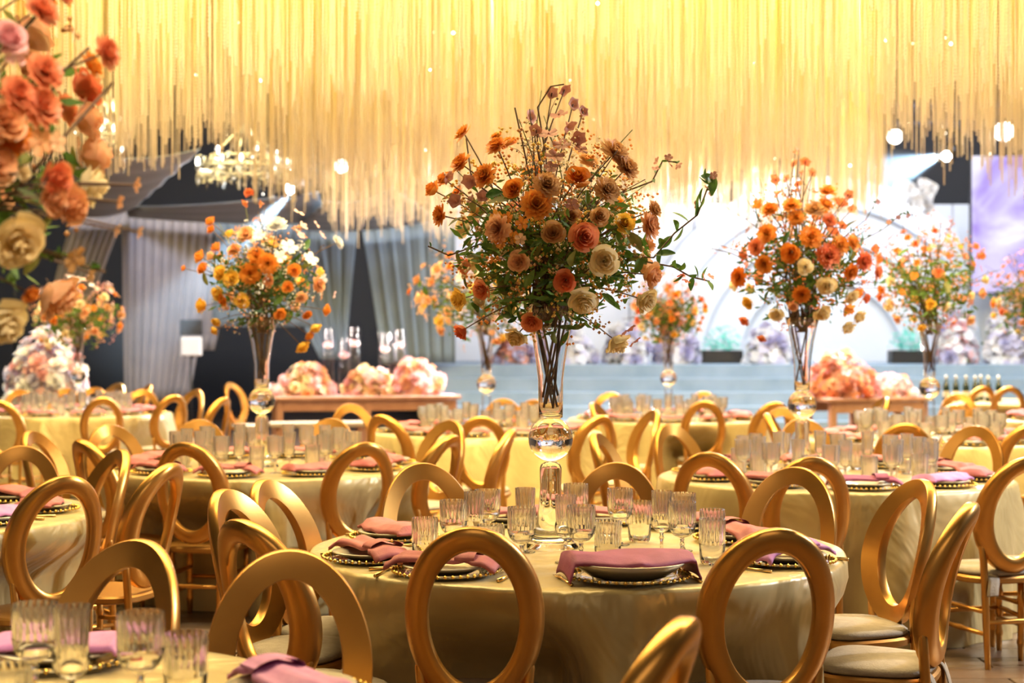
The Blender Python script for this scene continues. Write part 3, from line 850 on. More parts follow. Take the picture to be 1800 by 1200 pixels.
# ------------------------------------------------------------------ glass, china and linen
def ribs(lo, hi, a=.035, diamond=None):
    def f(k, i):
        if lo <= k <= hi: return 1 + (a if i % 2 else -a)
        if diamond and diamond[0] <= k <= diamond[1]: return 1 + (a * .9 if (i + k) % 2 else -a * .9)
        return 1.0
    return f
def glass_parts(kind):
    """outer wall with cut ribs above and diamonds below, then the smooth inner wall"""
    P = {}
    if kind == 'tumbler':
        out = [(.001, 0), (.033, 0), (.037, .006), (.039, .016), (.040, .026), (.0405, .036), (.041, .046), (.0415, .056), (.042, .066), (.0425, .10), (.043, .138), (.0435, .150)]
        inn = [(.0415, .150), (.0395, .10), (.037, .03), (.030, .016), (.001, .014)]
        P['tumbler_body'] = MB().lathe(out + inn, 36, caps=False, mod=ribs(8, 10, .045, (2, 7)))
        return P
    if kind == 'goblet':
        bowl = [(.001, .086), (.010, .086), (.026, .093), (.036, .104), (.041, .114), (.0435, .124), (.0445, .134), (.0445, .150), (.045, .190), (.046, .205)]
        inn = [(.0443, .205), (.0425, .15), (.039, .118), (.030, .104), (.001, .097)]
        P['bowl'] = MB().lathe(bowl + inn, 36, caps=False, mod=ribs(6, 8, .045, (2, 6)))
    else:
        bowl = [(.001, .082), (.007, .082), (.020, .088), (.029, .098), (.0335, .108), (.035, .118), (.034, .128), (.031, .138), (.031, .15), (.0335, .20), (.0355, .225)]
        inn = [(.034, .225), (.0315, .19), (.029, .15), (.031, .12), (.024, .102), (.001, .093)]
        P['bowl'] = MB().lathe(bowl + inn, 32, caps=False, mod=ribs(7, 9, .045, (2, 7)))
    P['stem'] = MB().lathe([(.011, .0062), (.0065, .018), (.005, .035), (.0055, .055), (.009, .064), (.0055, .072), (.008, .0815)], 12)
    P['foot'] = MB().lathe([(.034, 0), (.0355, .002), (.034, .004), (.012, .006)], 28)
    return P
GL = {k: {n: b.mesh(n, CRYSTAL, True, 25) for n, b in glass_parts(k).items()} for k in ('tumbler', 'goblet', 'flute')}
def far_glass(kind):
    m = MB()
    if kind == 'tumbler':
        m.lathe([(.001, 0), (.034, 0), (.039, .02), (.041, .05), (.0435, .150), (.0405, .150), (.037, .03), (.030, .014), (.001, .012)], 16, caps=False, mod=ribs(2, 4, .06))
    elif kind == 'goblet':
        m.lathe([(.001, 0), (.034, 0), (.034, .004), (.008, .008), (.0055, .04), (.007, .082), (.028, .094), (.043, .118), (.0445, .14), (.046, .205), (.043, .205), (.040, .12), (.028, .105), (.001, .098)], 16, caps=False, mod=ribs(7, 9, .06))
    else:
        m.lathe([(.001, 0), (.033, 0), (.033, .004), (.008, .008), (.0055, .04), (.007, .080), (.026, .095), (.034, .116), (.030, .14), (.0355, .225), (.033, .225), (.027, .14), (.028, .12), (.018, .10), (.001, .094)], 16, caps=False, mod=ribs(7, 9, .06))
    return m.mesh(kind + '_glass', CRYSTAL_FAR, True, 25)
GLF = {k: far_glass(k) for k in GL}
KIND_NAME = {'tumbler': 'tumbler', 'goblet': 'water_goblet', 'flute': 'champagne_flute'}
KIND_WORD = {'tumbler': 'tumbler', 'goblet': 'stemmed goblet', 'flute': 'champagne flute'}
def put_glass(kind, x, y, label, group, near=True):
    rz = R0.uniform(0, 1)
    if not near:
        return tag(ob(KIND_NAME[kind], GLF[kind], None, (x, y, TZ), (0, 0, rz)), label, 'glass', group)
    P = GL[kind]
    if kind == 'tumbler':
        return tag(ob('tumbler', P['tumbler_body'], None, (x, y, TZ), (0, 0, rz)), label, 'glass', group)
    t = thing(KIND_NAME[kind], label, 'glass', (x, y, TZ), rz, group)
    for n, me in P.items(): ob(n, me, t)
    return t
H_OF = {'tumbler': .15, 'goblet': .205, 'flute': .225}
def glass_px(kind, px, ytop):
    s = (ytop - 600) / (CAM_H - TZ - H_OF[kind]); d = F_PX / s
    return (px - 900) / s, d
ORD = ['first', 'second', 'third', 'fourth', 'fifth', 'sixth', 'seventh', 'eighth', 'ninth', 'tenth']
main_glasses = [('tumbler', 757, 908), ('goblet', 795, 878), ('flute', 826, 866), ('goblet', 857, 860), ('goblet', 903, 890), ('flute', 940, 855), ('tumbler', 877, 922),
                ('flute', 994, 870), ('goblet', 1012, 850), ('goblet', 1042, 890), ('tumbler', 1072, 926), ('goblet', 1090, 858), ('tumbler', 1124, 880), ('flute', 1163, 862),
                ('goblet', 1200, 866), ('goblet', 1212, 881), ('tumbler', 1239, 912), ('tumbler', 1252, 895)]
GP = [list(glass_px(k, px, yt)) for k, px, yt in main_glasses]
for _ in range(60):
    for i in range(len(GP)):
        for j in range(i):
            dx, dy = GP[i][0] - GP[j][0], GP[i][1] - GP[j][1]; l = math.hypot(dx, dy)
            if l < .100:
                k = (.100 - l) / 2 / max(l, 1e-6); sx, sy = dx * k * .35, (dy if abs(dy) > .002 else .01) * k + .001
                GP[i][0] += sx; GP[j][0] -= sx; GP[i][1] += sy; GP[j][1] -= sy
        dx, dy = GP[i][0] - .355, GP[i][1] - 4.78; l = math.hypot(dx, dy)
        if l < .245: GP[i][0] += dx / l * (.245 - l) * .3; GP[i][1] += abs(dy) / l * (.245 - l)
        dx, dy = GP[i][0] - .1385, GP[i][1] - 5.5; l = math.hypot(dx, dy)
        if l < .155: GP[i][0] += dx / l * (.155 - l); GP[i][1] += dy / l * (.155 - l)
GPX = {g: p for g, p in zip(main_glasses, GP)}
for kind in ('tumbler', 'goblet', 'flute'):
    for i, (k, px, yt) in enumerate(sorted([g for g in main_glasses if g[0] == kind], key=lambda g: g[1])):
        x, y = GPX[(k, px, yt)]
        put_glass(k, x, y, 'cut crystal %s on the centre table, %s %s from the left' % (KIND_WORD[k], ORD[i], KIND_WORD[k].split()[-1]), 'crystal glasses on the centre table')
near_glasses = [('goblet', 62, 1060, 'leftmost'), ('flute', 126, 1064, 'second from left'), ('goblet', 247, 1076, 'before the chair back'), ('tumbler', 326, 1112, 'rightmost, low'), ('tumbler', 12, 1168, 'cut by the left edge')]
for k, px, yt, w in near_glasses:
    x, y = glass_px(k, px, yt)
    put_glass(k, x, y, 'blurred cut crystal %s on the near left table, %s' % (KIND_WORD[k], w), 'crystal glasses on the near left table')

CH_GLASS = thin_glass('charger_glass', (.93, .91, .86), .45)
charger_me = MB().lathe([(.001, .004), (.10, .004), (.125, .010), (.165, .016), (.166, .013), (.125, .006), (.10, .0005), (.001, .0005)], 40, caps=False).mesh('dish', CH_GLASS)
b_ = MB()
for i in range(44):
    a = 2 * PI * i / 44; b_.octa((.166 * math.cos(a), .166 * math.sin(a), .0165), .0075)
bead_rim_me = b_.mesh('beaded_rim', GOLD_RIM, True)
b_ = MB()
for i in range(20):
    a = 2 * PI * i / 20; b_.octa((.166 * math.cos(a), .166 * math.sin(a), .0165), .0105)
bead_rim_lo = b_.mesh('beaded_rim', GOLD_RIM, True)
plate_me = MB().lathe([(.001, .020), (.085, .020), (.100, .030), (.135, .036), (.137, .033), (.105, .020), (.09, .012), (.075, .0065), (.001, .0065)], 40, caps=False).mesh('dinner_plate', SILVER)
deep_me = MB().lathe([(.001, .030), (.095, .030), (.125, .046), (.160, .062), (.163, .060), (.14, .040), (.105, .014), (.08, .0065), (.001, .0065)], 44, caps=False).mesh('deep_plate', SILVER)
plate_lo = MB().lathe([(.001, .020), (.085, .020), (.135, .036), (.09, .010), (.001, .0065)], 20, caps=False).mesh('dinner_plate', SILVER)
def nap_folded(w=.37, dp=.17, zc=.052, r=.142, zmin=.036, vee=.05):
    """napkin band laid over a plate, its ends falling past the rim, the front edge parting in a shallow V"""
    def fn(u, v):
        x = (u - .5) * w; e = max(0, abs(x) - r)
        y = (v - .5) * dp - (1 - v) * vee * (1 - min(1, abs(x) / .15)) + .004 * math.sin(u * 16)
        z = zc + .014 * (1 - (2 * v - 1) ** 2) + .004 * math.sin(u * 9 + v * 3)
        z -= (.010 if v < .12 else 0) * min(1, abs(x) / .05)
        z = max(zmin, z - min(.06, e * 2.6))
        return (math.copysign(min(abs(x), r + e * .55), x), y, z)
    return MB().slab(fn, 31, 11, .010)
def nap_tied(w=.36, dp=.13, zc=.052, r=.142):
    """napkin rolled flat and tied across one end, tail spreading"""
    def fn(u, v):
        x = (u - .5) * w; q = (u - .72) / .05
        wd = dp * (1 - .35 * math.exp(-q * q)) * (1.0 + .25 * max(0, .25 - u) * 4)
        e = max(0, abs(x) - r)
        return (x, (v - .5) * wd + .01 * math.sin(u * 5), zc + .014 * (1 - (2 * v - 1) ** 2) + .008 * math.sin(v * 12 + u * 3) * (1 - u) + .006 * math.exp(-q * q) - min(.022, e * .7))
    m = MB().slab(fn, 25, 10, .012)
    k = MB(); n = 16
    def band(u, v):
        a = 2 * PI * u
        return (.078 + .032 * (v - .5) * 2, .062 * math.cos(a), zc + .004 + .024 * math.sin(a) - (.0 if math.sin(a) > 0 else -.012))
    k.grid(band, n, 4, True)
    return m, k
NAP = {}
for nm, mt in (('rose', NAP_ROSE), ('plum', NAP_PLUM), ('lilac', NAP_VIOLET_LIT)):
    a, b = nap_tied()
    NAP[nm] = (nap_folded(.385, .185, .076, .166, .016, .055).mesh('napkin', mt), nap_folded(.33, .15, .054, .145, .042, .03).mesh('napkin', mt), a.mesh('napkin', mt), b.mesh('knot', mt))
def nap_low(mt):
    def fn(u, v):
        x = (u - .5) * .33; e = max(0, abs(x) - .125)
        return (x, (v - .5) * .14, .056 + .012 * (1 - (2 * v - 1) ** 2) + .005 * math.sin(u * 9) - min(.018, e * .9))
    return MB().slab(fn, 11, 5, .012).mesh('napkin', mt)
NAP_LO = {'rose': nap_low(NAP_ROSE), 'plum': nap_low(NAP_PLUM), 'lilac': nap_low(NAP_VIOLET_LIT)}
fork_m = MB(); fork_m.tube([(0, -.10, .004), (0, -.02, .005), (0, .03, .006), (0, .045, .006)], [.006, .0035, .003, .008], 6)
for k in range(4):
    fork_m.tube([(-.009 + k * .006, .045, .006), (-.009 + k * .006, .09, .007)], .0018, 4)
FORK = fork_m.mesh('fork', FLATWARE)
knife_m = MB(); knife_m.tube([(0, -.11, .005), (0, -.02, .005), (0, 0, .005)], [.0065, .006, .004], 6); knife_m.box((.002, .055, .005), (.016, .11, .003))
KNIFE = knife_m.mesh('knife', FLATWARE)
HOURS = {12: 'twelve', 1: 'one', 2: 'two', 3: 'three', 4: 'four', 5: 'five', 6: 'six', 7: 'seven', 8: 'eight', 9: 'nine', 10: 'ten', 11: 'eleven'}
def setting(key, hour, x, y, style, color, near, rot=0.0, cutlery=False):
    tx, ty, tn = TABLES[key]
    rz = math.atan2(y - ty, x - tx) + PI / 2 + rot
    wh = 'at %s o\'clock of the %s' % (HOURS[hour], tn)
    c = thing('charger_plate', 'glass charger with gold beaded rim ' + wh, 'plate', (x, y, TZ), rz, 'beaded charger plates')
    if near and hour == 6 and key == 'centre': c.scale = (1.14, 1.14, 1)
    ds = ob('dish', charger_me, c); ob('beaded_rim', bead_rim_me if near else bead_rim_lo, ds, kind='stuff')
    deep = style == 'fold' and near and hour == 6
    tag(ob('dinner_plate', deep_me if deep else (plate_me if near else plate_lo), None, (x, y, TZ), (0, 0, rz), (1.14, 1.14, 1) if deep else (1, 1, 1)), ('deep silver plate ' if deep else 'silver rimmed dinner plate ') + wh, 'plate', 'silver dinner plates')
    lab = '%s napkin %s ' % (color, 'folded over the plate' if style == 'fold' else 'tied in a band')
    if not near:
        tag(ob('napkin', NAP_LO[color], None, (x, y, TZ), (0, 0, rz)), color + ' folded napkin on plate ' + wh, 'napkin', 'folded napkins')
    elif style == 'fold':
        tag(ob('napkin', NAP[color][0 if deep else 1], None, (x, y, TZ), (0, 0, rz), (1.14, 1.14, 1) if deep else (1, 1, 1)), lab + wh, 'napkin', 'folded napkins')
    else:
        n = thing('napkin', lab + wh, 'napkin', (x, y, TZ), rz, 'folded napkins')
        ob('linen', NAP[color][2], n); ob('knot', NAP[color][3], n)
    if cutlery:
        M = Matrix.Rotation(rz, 4, 'Z')
        p = M @ Vector((-.205, 0, 0)); q = M @ Vector((.205, 0, 0))
        tag(ob('fork', FORK, None, (x + p.x, y + p.y, TZ), (0, 0, rz + .05)), 'gold fork beside the plate ' + wh, 'fork', 'gold flatware')
        tag(ob('knife', KNIFE, None, (x + q.x, y + q.y, TZ), (0, 0, rz - .04)), 'gold knife beside the plate ' + wh, 'knife', 'gold flatware')
def pxtable(px, py):
    s = (py - 600) / (CAM_H - TZ); return (px - 900) / s, F_PX / s
for hour, px, py, style, col, rot in ((6, 1104, 1018, 'fold', 'plum', 0), (7, 783, 1010, 'tie', 'rose', .35), (8, 655, 985, 'tie', 'rose', .1), (10, 694, 948, 'fold', 'rose', .9),
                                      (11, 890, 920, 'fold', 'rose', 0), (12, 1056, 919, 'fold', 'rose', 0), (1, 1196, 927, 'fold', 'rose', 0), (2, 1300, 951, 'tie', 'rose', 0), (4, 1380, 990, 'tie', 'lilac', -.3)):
    x, y = pxtable(px, py); setting('centre', hour, x, y, style, col, True, rot, hour in (4, 6, 7, 8, 10))
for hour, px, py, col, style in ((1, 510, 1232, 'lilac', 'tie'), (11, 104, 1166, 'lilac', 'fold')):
    x, y = pxtable(px, py); setting('near', hour, x, y, style, col, True, .3, False)
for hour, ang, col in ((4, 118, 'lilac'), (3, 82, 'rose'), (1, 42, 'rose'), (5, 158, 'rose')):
    a = math.radians(ang); setting('left', hour, TABLES['left'][0] + .72 * math.sin(a), TABLES['left'][1] + .72 * math.cos(a), 'fold', col, True, 0, ang < 130)
HR = [6, 5, 4, 2, 1, 12, 11, 10, 8, 7]
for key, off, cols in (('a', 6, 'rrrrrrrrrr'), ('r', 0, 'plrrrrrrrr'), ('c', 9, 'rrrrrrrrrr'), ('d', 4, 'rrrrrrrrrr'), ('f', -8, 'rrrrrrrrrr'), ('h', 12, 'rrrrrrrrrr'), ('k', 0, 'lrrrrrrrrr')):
    tx, ty, tn = TABLES[key]; near = key in 'ar'
    rr = random.Random(key)
    order = [180, 144, 108, 72, 36, 0, -36, -72, -108, -144]
    for i, ang in enumerate(order):
        if key in 'gk' and tx + math.sin(math.radians(ang)) * .7 > 5.6 + (key == 'g') * 1: continue
        a = math.radians(ang + off * (1 if ang else 1)); ux, uy = math.sin(a), math.cos(a)
        col = {'r': 'rose', 'p': 'plum', 'l': 'lilac'}[cols[i]]
        setting(key, HR[i], tx + .73 * ux, ty + .73 * uy, 'fold' if (i % 3 or not near) else 'tie', col, near, rr.uniform(-.12, .12))
        wh = 'at %s o\'clock of the %s' % (HOURS[HR[i]], tn)
        for kind, tt, rad in (('goblet', -.12, .50), ('flute', -.02, .44), ('tumbler', .09, .50)):
            rad += rr.uniform(-.015, .015); tt += rr.uniform(-.012, .012)
            if key == 'k' and math.hypot(tx + rad * ux - tt * uy - 5.09, ty + rad * uy + tt * ux - 14.9) < .2: continue
            put_glass(kind, tx + rad * ux - tt * uy, ty + rad * uy + tt * ux, 'cut crystal %s %s' % (KIND_WORD[kind], wh), 'crystal glasses on the rear tables', False)

# table cards and small things
CARD_GOLD = mat('gold_card', (.72, .52, .22), .35, .3, noise=(40, (.80, .62, .32)))
CARD_BROWN = mat('brown_card', (.36, .22, .10), .5)
def pyramid(px, py, w, h, label, dots=False):
    x, y = pxtable(px, py)
    t = thing('table_card', label, 'card', (x, y, TZ), .35, 'pointed table cards')
    m = MB(); th = .003
    for s in (-1, 1):
        m.add([(-w, s * w * .6, 0), (w, s * w * .6, 0), (0, 0, h), (-w, s * (w * .6 - th), 0), (w, s * (w * .6 - th), 0), (0, -s * th, h)], [(0, 1, 2), (3, 5, 4), (0, 2, 5, 3), (1, 4, 5, 2), (0, 3, 4, 1)])
    cd = ob('card', m.mesh('card', CARD_BROWN if dots else CARD_GOLD, False), t)
    if dots:
        for i in range(7):
            q = i / 6; xx = -w * .75 + 1.5 * w * q; zz = h * (.70 - abs(q - .5) * 1.1)
            yy = -w * .6 * (1 - zz / h) - .002
            ob('dot', DOT, cd, (xx, yy, zz))
DOT = MB().sphere((0, 0, 0), .006, 8, 5).mesh('dot', GOLD_RIM)
pyramid(846, 952, .040, .135, 'pointed gold paper card standing among crystal glasses, centre table')
pyramid(1655, 801, .075, .125, 'brown pointed card with gold dots on the rear right table', True)
x, y = pxtable(829, 987)
t = thing('place_card', 'small white place card with dark band, left on the centre table', 'card', (x, y, TZ), .1)
PAPER = mat('white_paper', (.82, .78, .70), .7)
m = MB(); m.slab(lambda u, v: ((u - .5) * .055, -.012 + .012 * v, .002 + .030 * v), 2, 2, .0015); m.slab(lambda u, v: ((u - .5) * .055, .012 - .012 * v, .002 + .030 * v), 2, 2, .0015); ob('card', m.mesh('card', PAPER, False), t)
m = MB(); m.slab(lambda u, v: ((u - .55) * .036, -.0105 + .005 * v - .001, .011 + .0125 * v), 2, 2, .001); ob('printed_band', m.mesh('printed_band', CARD_BROWN, False), t)
x, y = pxtable(238, 1180)
RED = petal('petal_red', (.6, .02, .02), (.75, .05, .04), .2)
tag(ob('red_petal', MB().slab(lambda u, v: ((u - .5) * .035, (v - .5) * .02, .012 + .03 * v + .01 * math.sin(u * PI)), 5, 4, .002).mesh('red_petal', RED), None, (x, y, TZ)), 'small red petal lying behind the foreground glasses', 'petal')
# ------------------------------------------------------------------ vases
trumpet = [(.001, .462), (.036, .462), (.043, .466), (.044, .52), (.045, .60), (.052, .66), (.064, .74), (.079, .81), (.094, .870), (.096, .872), (.092, .871), (.076, .81), (.060, .74), (.048, .66), (.041, .60), (.040, .52), (.039, .478), (.001, .474)]
NECK = MB().lathe(trumpet, 32, caps=False)
BALL = MB().sphere((0, 0, .388), .080, 36, 24)
FOOTV = MB().lathe([(.001, 0), (.100, 0), (.101, .004), (.085, .020), (.066, .05), (.052, .09), (.043, .15), (.038, .22), (.039, .285), (.034, .298), (.022, .306), (.001, .307)], 32, caps=False)
V_HI = {n: b.mesh(n, VASE_GLASS) for n, b in (('trumpet', NECK), ('ball', BALL), ('foot', FOOTV))}
V_LO = {'trumpet': NECK.mesh('trumpet', VASE_THIN), 'ball': V_HI['ball'], 'foot': FOOTV.mesh('foot', VASE_THIN)}
def vase(x, y, label, hi=False):
    t = thing('trumpet_vase', label, 'vase', (x, y, TZ), 0, 'tall clear trumpet vases')
    for n, me in (V_HI if hi else V_LO).items(): ob(n, me, t)
    return t

# ------------------------------------------------------------------ flower meshes, about one unit in radius, opening towards +z
def rose_mesh(n, g, seed, flat=0.0):
    rr = random.Random(seed); m = MB()
    for k in range(n):
        t = (k + .5) / n; a = k * 2.399 + rr.uniform(-.2, .2)
        w = 1.15 - .45 * t; r0 = .05 + .18 * t; r1 = .14 + .80 * t ** 1.1; h = .95 - (.50 + flat) * t ** 1.5
        cz = rr.uniform(-.05, .05)
        def fn(u, v, a=a, w=w, r0=r0, r1=r1, h=h, t=t, cz=cz):
            u = u * 2 - 1
            ang = a + u * w * (.55 + .55 * math.sin(PI * (.15 + .6 * v)))
            r = r0 + (r1 - r0) * v ** .75 + (.16 * t * max(0, v - .66) * 3) - .05 * u * u * v
            z = -.25 + (h + .25) * v ** (.75 + .7 * t) - .16 * u * u * v - .14 * t * max(0, v - .75) * 4 + cz
            return (r * math.cos(ang), r * math.sin(ang), z)
        m.grid(fn, g, g)
    return m
def dahlia_mesh(rings, per, seed):
    rr = random.Random(seed); m = MB()
    for q in range(rings):
        t = q / max(1, rings - 1); el = math.radians(4 + 70 * t); ln = 1.0 - .42 * t
        for k in range(per):
            a = 2 * PI * (k + .5 * (q % 2)) / per + rr.uniform(-.12, .12); e = el + rr.uniform(-.12, .12)
            w = .15 + .05 * (1 - t)
            ca, sa = math.cos(a), math.sin(a); d = (ca * math.cos(e), sa * math.cos(e), math.sin(e)); p = (-sa, ca, 0)
            L = [(0, 0), (.5, w), (.82, w * .85), (1, .02)]
            vs = []
            for l, ww in L:
                l *= ln; cup = .10 * l
                vs.append((d[0] * l + p[0] * ww, d[1] * l + p[1] * ww, d[2] * l + cup)); vs.append((d[0] * l - p[0] * ww, d[1] * l - p[1] * ww, d[2] * l + cup))
            m.add(vs, [(0, 2, 3, 1), (2, 4, 5, 3), (4, 6, 7, 5)])
    return m
def bell_mesh(seed, n=15):
    m = MB(); vs = []
    rings = [(.05, -.9), (.25, -.45), (.55, .0), (.95, .25), (1.1, .22)]
    for k, (r, z) in enumerate(rings):
        for i in range(n):
            a = 2 * PI * i / n; lob = math.cos(5 * a) * (.16 if k >= 3 else 0)
            rr = r * (1 + lob + (.05 if i % 2 else -.05) * (k > 1)); vs.append((rr * math.cos(a), rr * math.sin(a), z + .06 * math.cos(5 * a) * (k >= 3)))
    fs = []
    for k in range(len(rings) - 1):
        for i in range(n):
            j = (i + 1) % n; fs.append((k * n + i, k * n + j, k * n + n + j, k * n + n + i))
    return m.add(vs, fs)
def blossom_mesh(seed):
    m = MB()
    for k in range(5):
        a = 2 * PI * k / 5
        def fn(u, v):
            u = u * 2 - 1; r = v; ang = a + u * .62 * math.sin(PI * (.12 + .68 * v))
            return (r * math.cos(ang), r * math.sin(ang), .25 * v - .2 * u * u * v)
        m.grid(fn, 3, 4)
    m.octa((0, 0, .12), .14); return m
def leaf_mesh(w=.36):
    m = MB()
    def fn(u, v):
        u = u * 2 - 1; ww = w * math.sin(PI * min(1, v * .92 + .04)) ** .8 * (1 - .25 * v)
        return (u * ww, 2 * v, .18 * abs(u) * ww / w + .25 * v - .30 * v * v)
    return m.grid(fn, 3, 6)
MEs = {}
def fmesh(kind, col):
    k = (kind, col)
    if k not in MEs:
        b = {'rose': lambda: rose_mesh(20, 5, 3), 'open_rose': lambda: rose_mesh(22, 5, 8, .30), 'rose_lo': lambda: rose_mesh(11, 3, 4), 'dahlia': lambda: dahlia_mesh(5, 16, 2), 'dahlia_lo': lambda: dahlia_mesh(3, 10, 2),
             'bell': lambda: bell_mesh(1), 'blossom': lambda: blossom_mesh(1), 'leaf': lambda: leaf_mesh(), 'broad_leaf': lambda: leaf_mesh(.55)}[kind]()
        mt = {'leaf': LEAF, 'olive': LEAF_OLIVE}.get(col) or PET[col]
        MEs[k] = b.mesh(kind, mt)
    return MEs[k]
PART = {'rose': 'rose', 'open_rose': 'rose', 'rose_lo': 'rose', 'dahlia': 'dahlia', 'dahlia_lo': 'dahlia', 'bell': 'bell_flower', 'blossom': 'blossom', 'leaf': 'leaf', 'broad_leaf': 'leaf'}
def orient(d, roll):
    d = Vector(d).normalized(); q = d.to_track_quat('Z', 'Y')
    return (q @ Quaternion((0, 0, 1), roll)).to_euler()
def filler_mesh(n, rx, ry, rz, rr, cols, size, lo=.35, zmin=-1):
    """sprays of tiny berries and florets scattered through the bouquet, one mesh per colour"""
    out = []
    for c in cols:
        m = MB()
        for _ in range(n):
            while True:
                v = Vector((rr.gauss(0, 1), rr.gauss(0, 1), rr.gauss(0, 1))).normalized()
                if v.z > zmin: break
            r = rr.uniform(lo, 1.06); p = Vector((v.x * rx, v.y * ry, v.z * rz)) * r
            for _k in range(rr.randint(4, 9)):
                q = p + Vector((rr.gauss(0, 1), rr.gauss(0, 1), rr.gauss(0, 1))) * size * 2.2
                m.octa(q, size * rr.uniform(.6, 1.25))
        out.append((c, m))
    return out
def foliage_mesh(n, rx, ry, rz, rr, size, zlo=-1.0, zhi=.5):
    m = MB(); lf = leaf_mesh(.3)
    small = MB(); small.grid(lambda u, v: ((u * 2 - 1) * .3 * math.sin(PI * (.05 + .9 * v)), 2 * v, .1 * v), 3, 3)
    for _ in range(n):
        while True:
            v = Vector((rr.gauss(0, 1), rr.gauss(0, 1), rr.gauss(0, 1))).normalized()
            if zlo < v.z < zhi: break
        r = rr.uniform(.25, .95); p = Vector((v.x * rx, v.y * ry, v.z * rz)) * r
        e = Euler((rr.uniform(0, 6.28), rr.uniform(0, 6.28), rr.uniform(0, 6.28)))
        M = Matrix.Translation(p) @ e.to_matrix().to_4x4() @ Matrix.Scale(size * rr.uniform(.6, 1.3), 4)
        m.put(small, M)
    return m
def branch_mesh(p0, p1, rr, rad=.0035, bend=.06, twigs=0, n=8):
    p0, p1 = Vector(p0), Vector(p1); L = (p1 - p0).length
    off = Vector((rr.gauss(0, 1), rr.gauss(0, 1), 0)) * bend * L
    up = Vector((0, 0, 1))
    c1 = p0 + up * L * .45; pts = []
    for k in range(n + 1):
        t = k / n
        q = p0 * (1 - t) ** 2 + c1 * 2 * t * (1 - t) + p1 * t * t + off * math.sin(PI * t) * .6
        pts.append(q)
    m = MB(); m.tube(pts, [rad * (1.25 - .6 * k / n) for k in range(n + 1)], 4)
    for _ in range(twigs):
        t = rr.uniform(.45, .95); k = int(t * n); q = pts[k]
        d = Vector((rr.gauss(0, 1), rr.gauss(0, 1), rr.gauss(.6, .7))).normalized() * rr.uniform(.05, .12) * max(L, .4)
        m.tube([q, q + d * .5 + up * .01, q + d], [rad * .6, rad * .5, rad * .3], 3)
        for z in range(2):
            m.octa(q + d * (.7 + .3 * z) + Vector((rr.gauss(0, .006), rr.gauss(0, .006), rr.gauss(0, .006))), rad * 1.6)
    return m
def bouquet(label, cx, cy, cz, rx, ry, rz, seed, explicit=(), plan=(), leaves=30, twig_n=8, stems=14, filler=('tan', 'cream'), nfill=26, hi=False, foli=160, scale=1.0, neck_z=None, sprays=(), skip_front=False):
    """all parts hang under one Empty at the vase mouth; explicit flowers come as (kind, colour, pixel x, pixel y, pixel radius)"""
    rr = random.Random(seed)
    base = Vector((cx, cy, TZ + .60 if neck_z is None else neck_z))
    t = thing('flower_bouquet', label, 'flowers', base, 0, 'tall flower bouquets in trumpet vases')
    ctr = Vector((0, 0, cz - base.z)); heads = []
    taken = []
    def put(kind, col, p, size, d):
        o = ob(PART[kind], fmesh(kind, col), t, p, orient(d, rr.uniform(0, 6.28)), (size, size, size))
        heads.append((Vector(p), kind, size)); taken.append(Vector(p)); return o
    for kind, col, px, py, pr in explicit:
        # seat the flower on the near side of the bouquet's ellipsoid
        s0 = F_PX / cy; X = (px - 900) / s0 - cx; Z = CAM_H - (py - 600) / s0 - cz
        q = min(1, (X / (rx * 1.12)) ** 2 + (Z / (rz * 1.12)) ** 2)
        Y = -ry * math.sqrt(1 - q) * rr.uniform(.75, .95)
        dd = cy + Y; s = F_PX / dd
        p = Vector(((px - 900) / s - cx, Y, CAM_H - (py - 600) / s - base.z))
        if kind == 'bell':
            d = Vector((rr.uniform(-1, 1), -.5, rr.uniform(-1, .3)))
        else:
            d = (p - ctr) * 1.35 + Vector((rr.gauss(0, .08), -.10, .06 + rr.gauss(0, .08)))
        put(kind, col, p, pr / s * (1.3 if kind[:6] == 'dahlia' else 1.0), d)
    for kind, cols, n, size, zlo, zhi, rlo in plan:
        for _ in range(n):
            for tr_ in range(60):
                v = Vector((rr.gauss(0, 1), rr.gauss(0, 1), rr.gauss(0, 1))).normalized()
                if not zlo <= v.z <= zhi: continue
                if skip_front and v.y < .05: continue
                r = rr.uniform(rlo, 1.05); p = ctr + Vector((v.x * rx, v.y * ry, v.z * rz)) * r
                if all((p - w).length > size * 1.25 for w in taken) or tr_ > 45: break
            put(kind, rr.choice(cols), p, size * rr.uniform(.82, 1.15), v + Vector((0, -.15, .15)))
    for _ in range(leaves):
        while True:
            v = Vector((rr.gauss(0, 1), rr.gauss(0, 1), rr.gauss(-.25, .8))).normalized()
            if v.z < .55: break
        p = ctr + Vector((v.x * rx, v.y * ry, v.z * rz)) * rr.uniform(.55, .95)
        sz = rr.uniform(.026, .046) * scale
        ob('leaf', fmesh(rr.choice(('leaf', 'broad_leaf')), rr.choice(('leaf', 'leaf', 'olive'))), t, p, orient(v + Vector((rr.gauss(0, .7), rr.gauss(0, .7), rr.gauss(.3, .7))), rr.uniform(0, 6.28)), (sz, sz, sz))
    ns = min(stems, len(heads)); hs = heads[:]; rr.shuffle(hs)
    if explicit: hs = heads[:len(explicit)] + hs
    for p, k, sz in hs[:ns]:
        a = rr.uniform(0, 6.28); q = .033 * rr.uniform(.2, 1) ** .5; deep = rr.random() < min(1, (11 if hi else 6) / ns)
        b0 = Vector((q * math.cos(a), q * math.sin(a), (-.11 + rr.uniform(0, .06)) if deep else .19))
        m = MB(); mid = Vector((.062 * math.cos(a + 2.2), .062 * math.sin(a + 2.2), .24))
        m.tube([b0, (b0 + mid) / 2, mid], [.0042 * scale, .004 * scale, .0038 * scale], 4)
        br = branch_mesh(mid, p, rr, .0034 * scale, .08, 1 if k in ('dahlia', 'bell') else 0); m.add(br.v, br.f)
        ob('stem', m.mesh('stem', BARK), t)
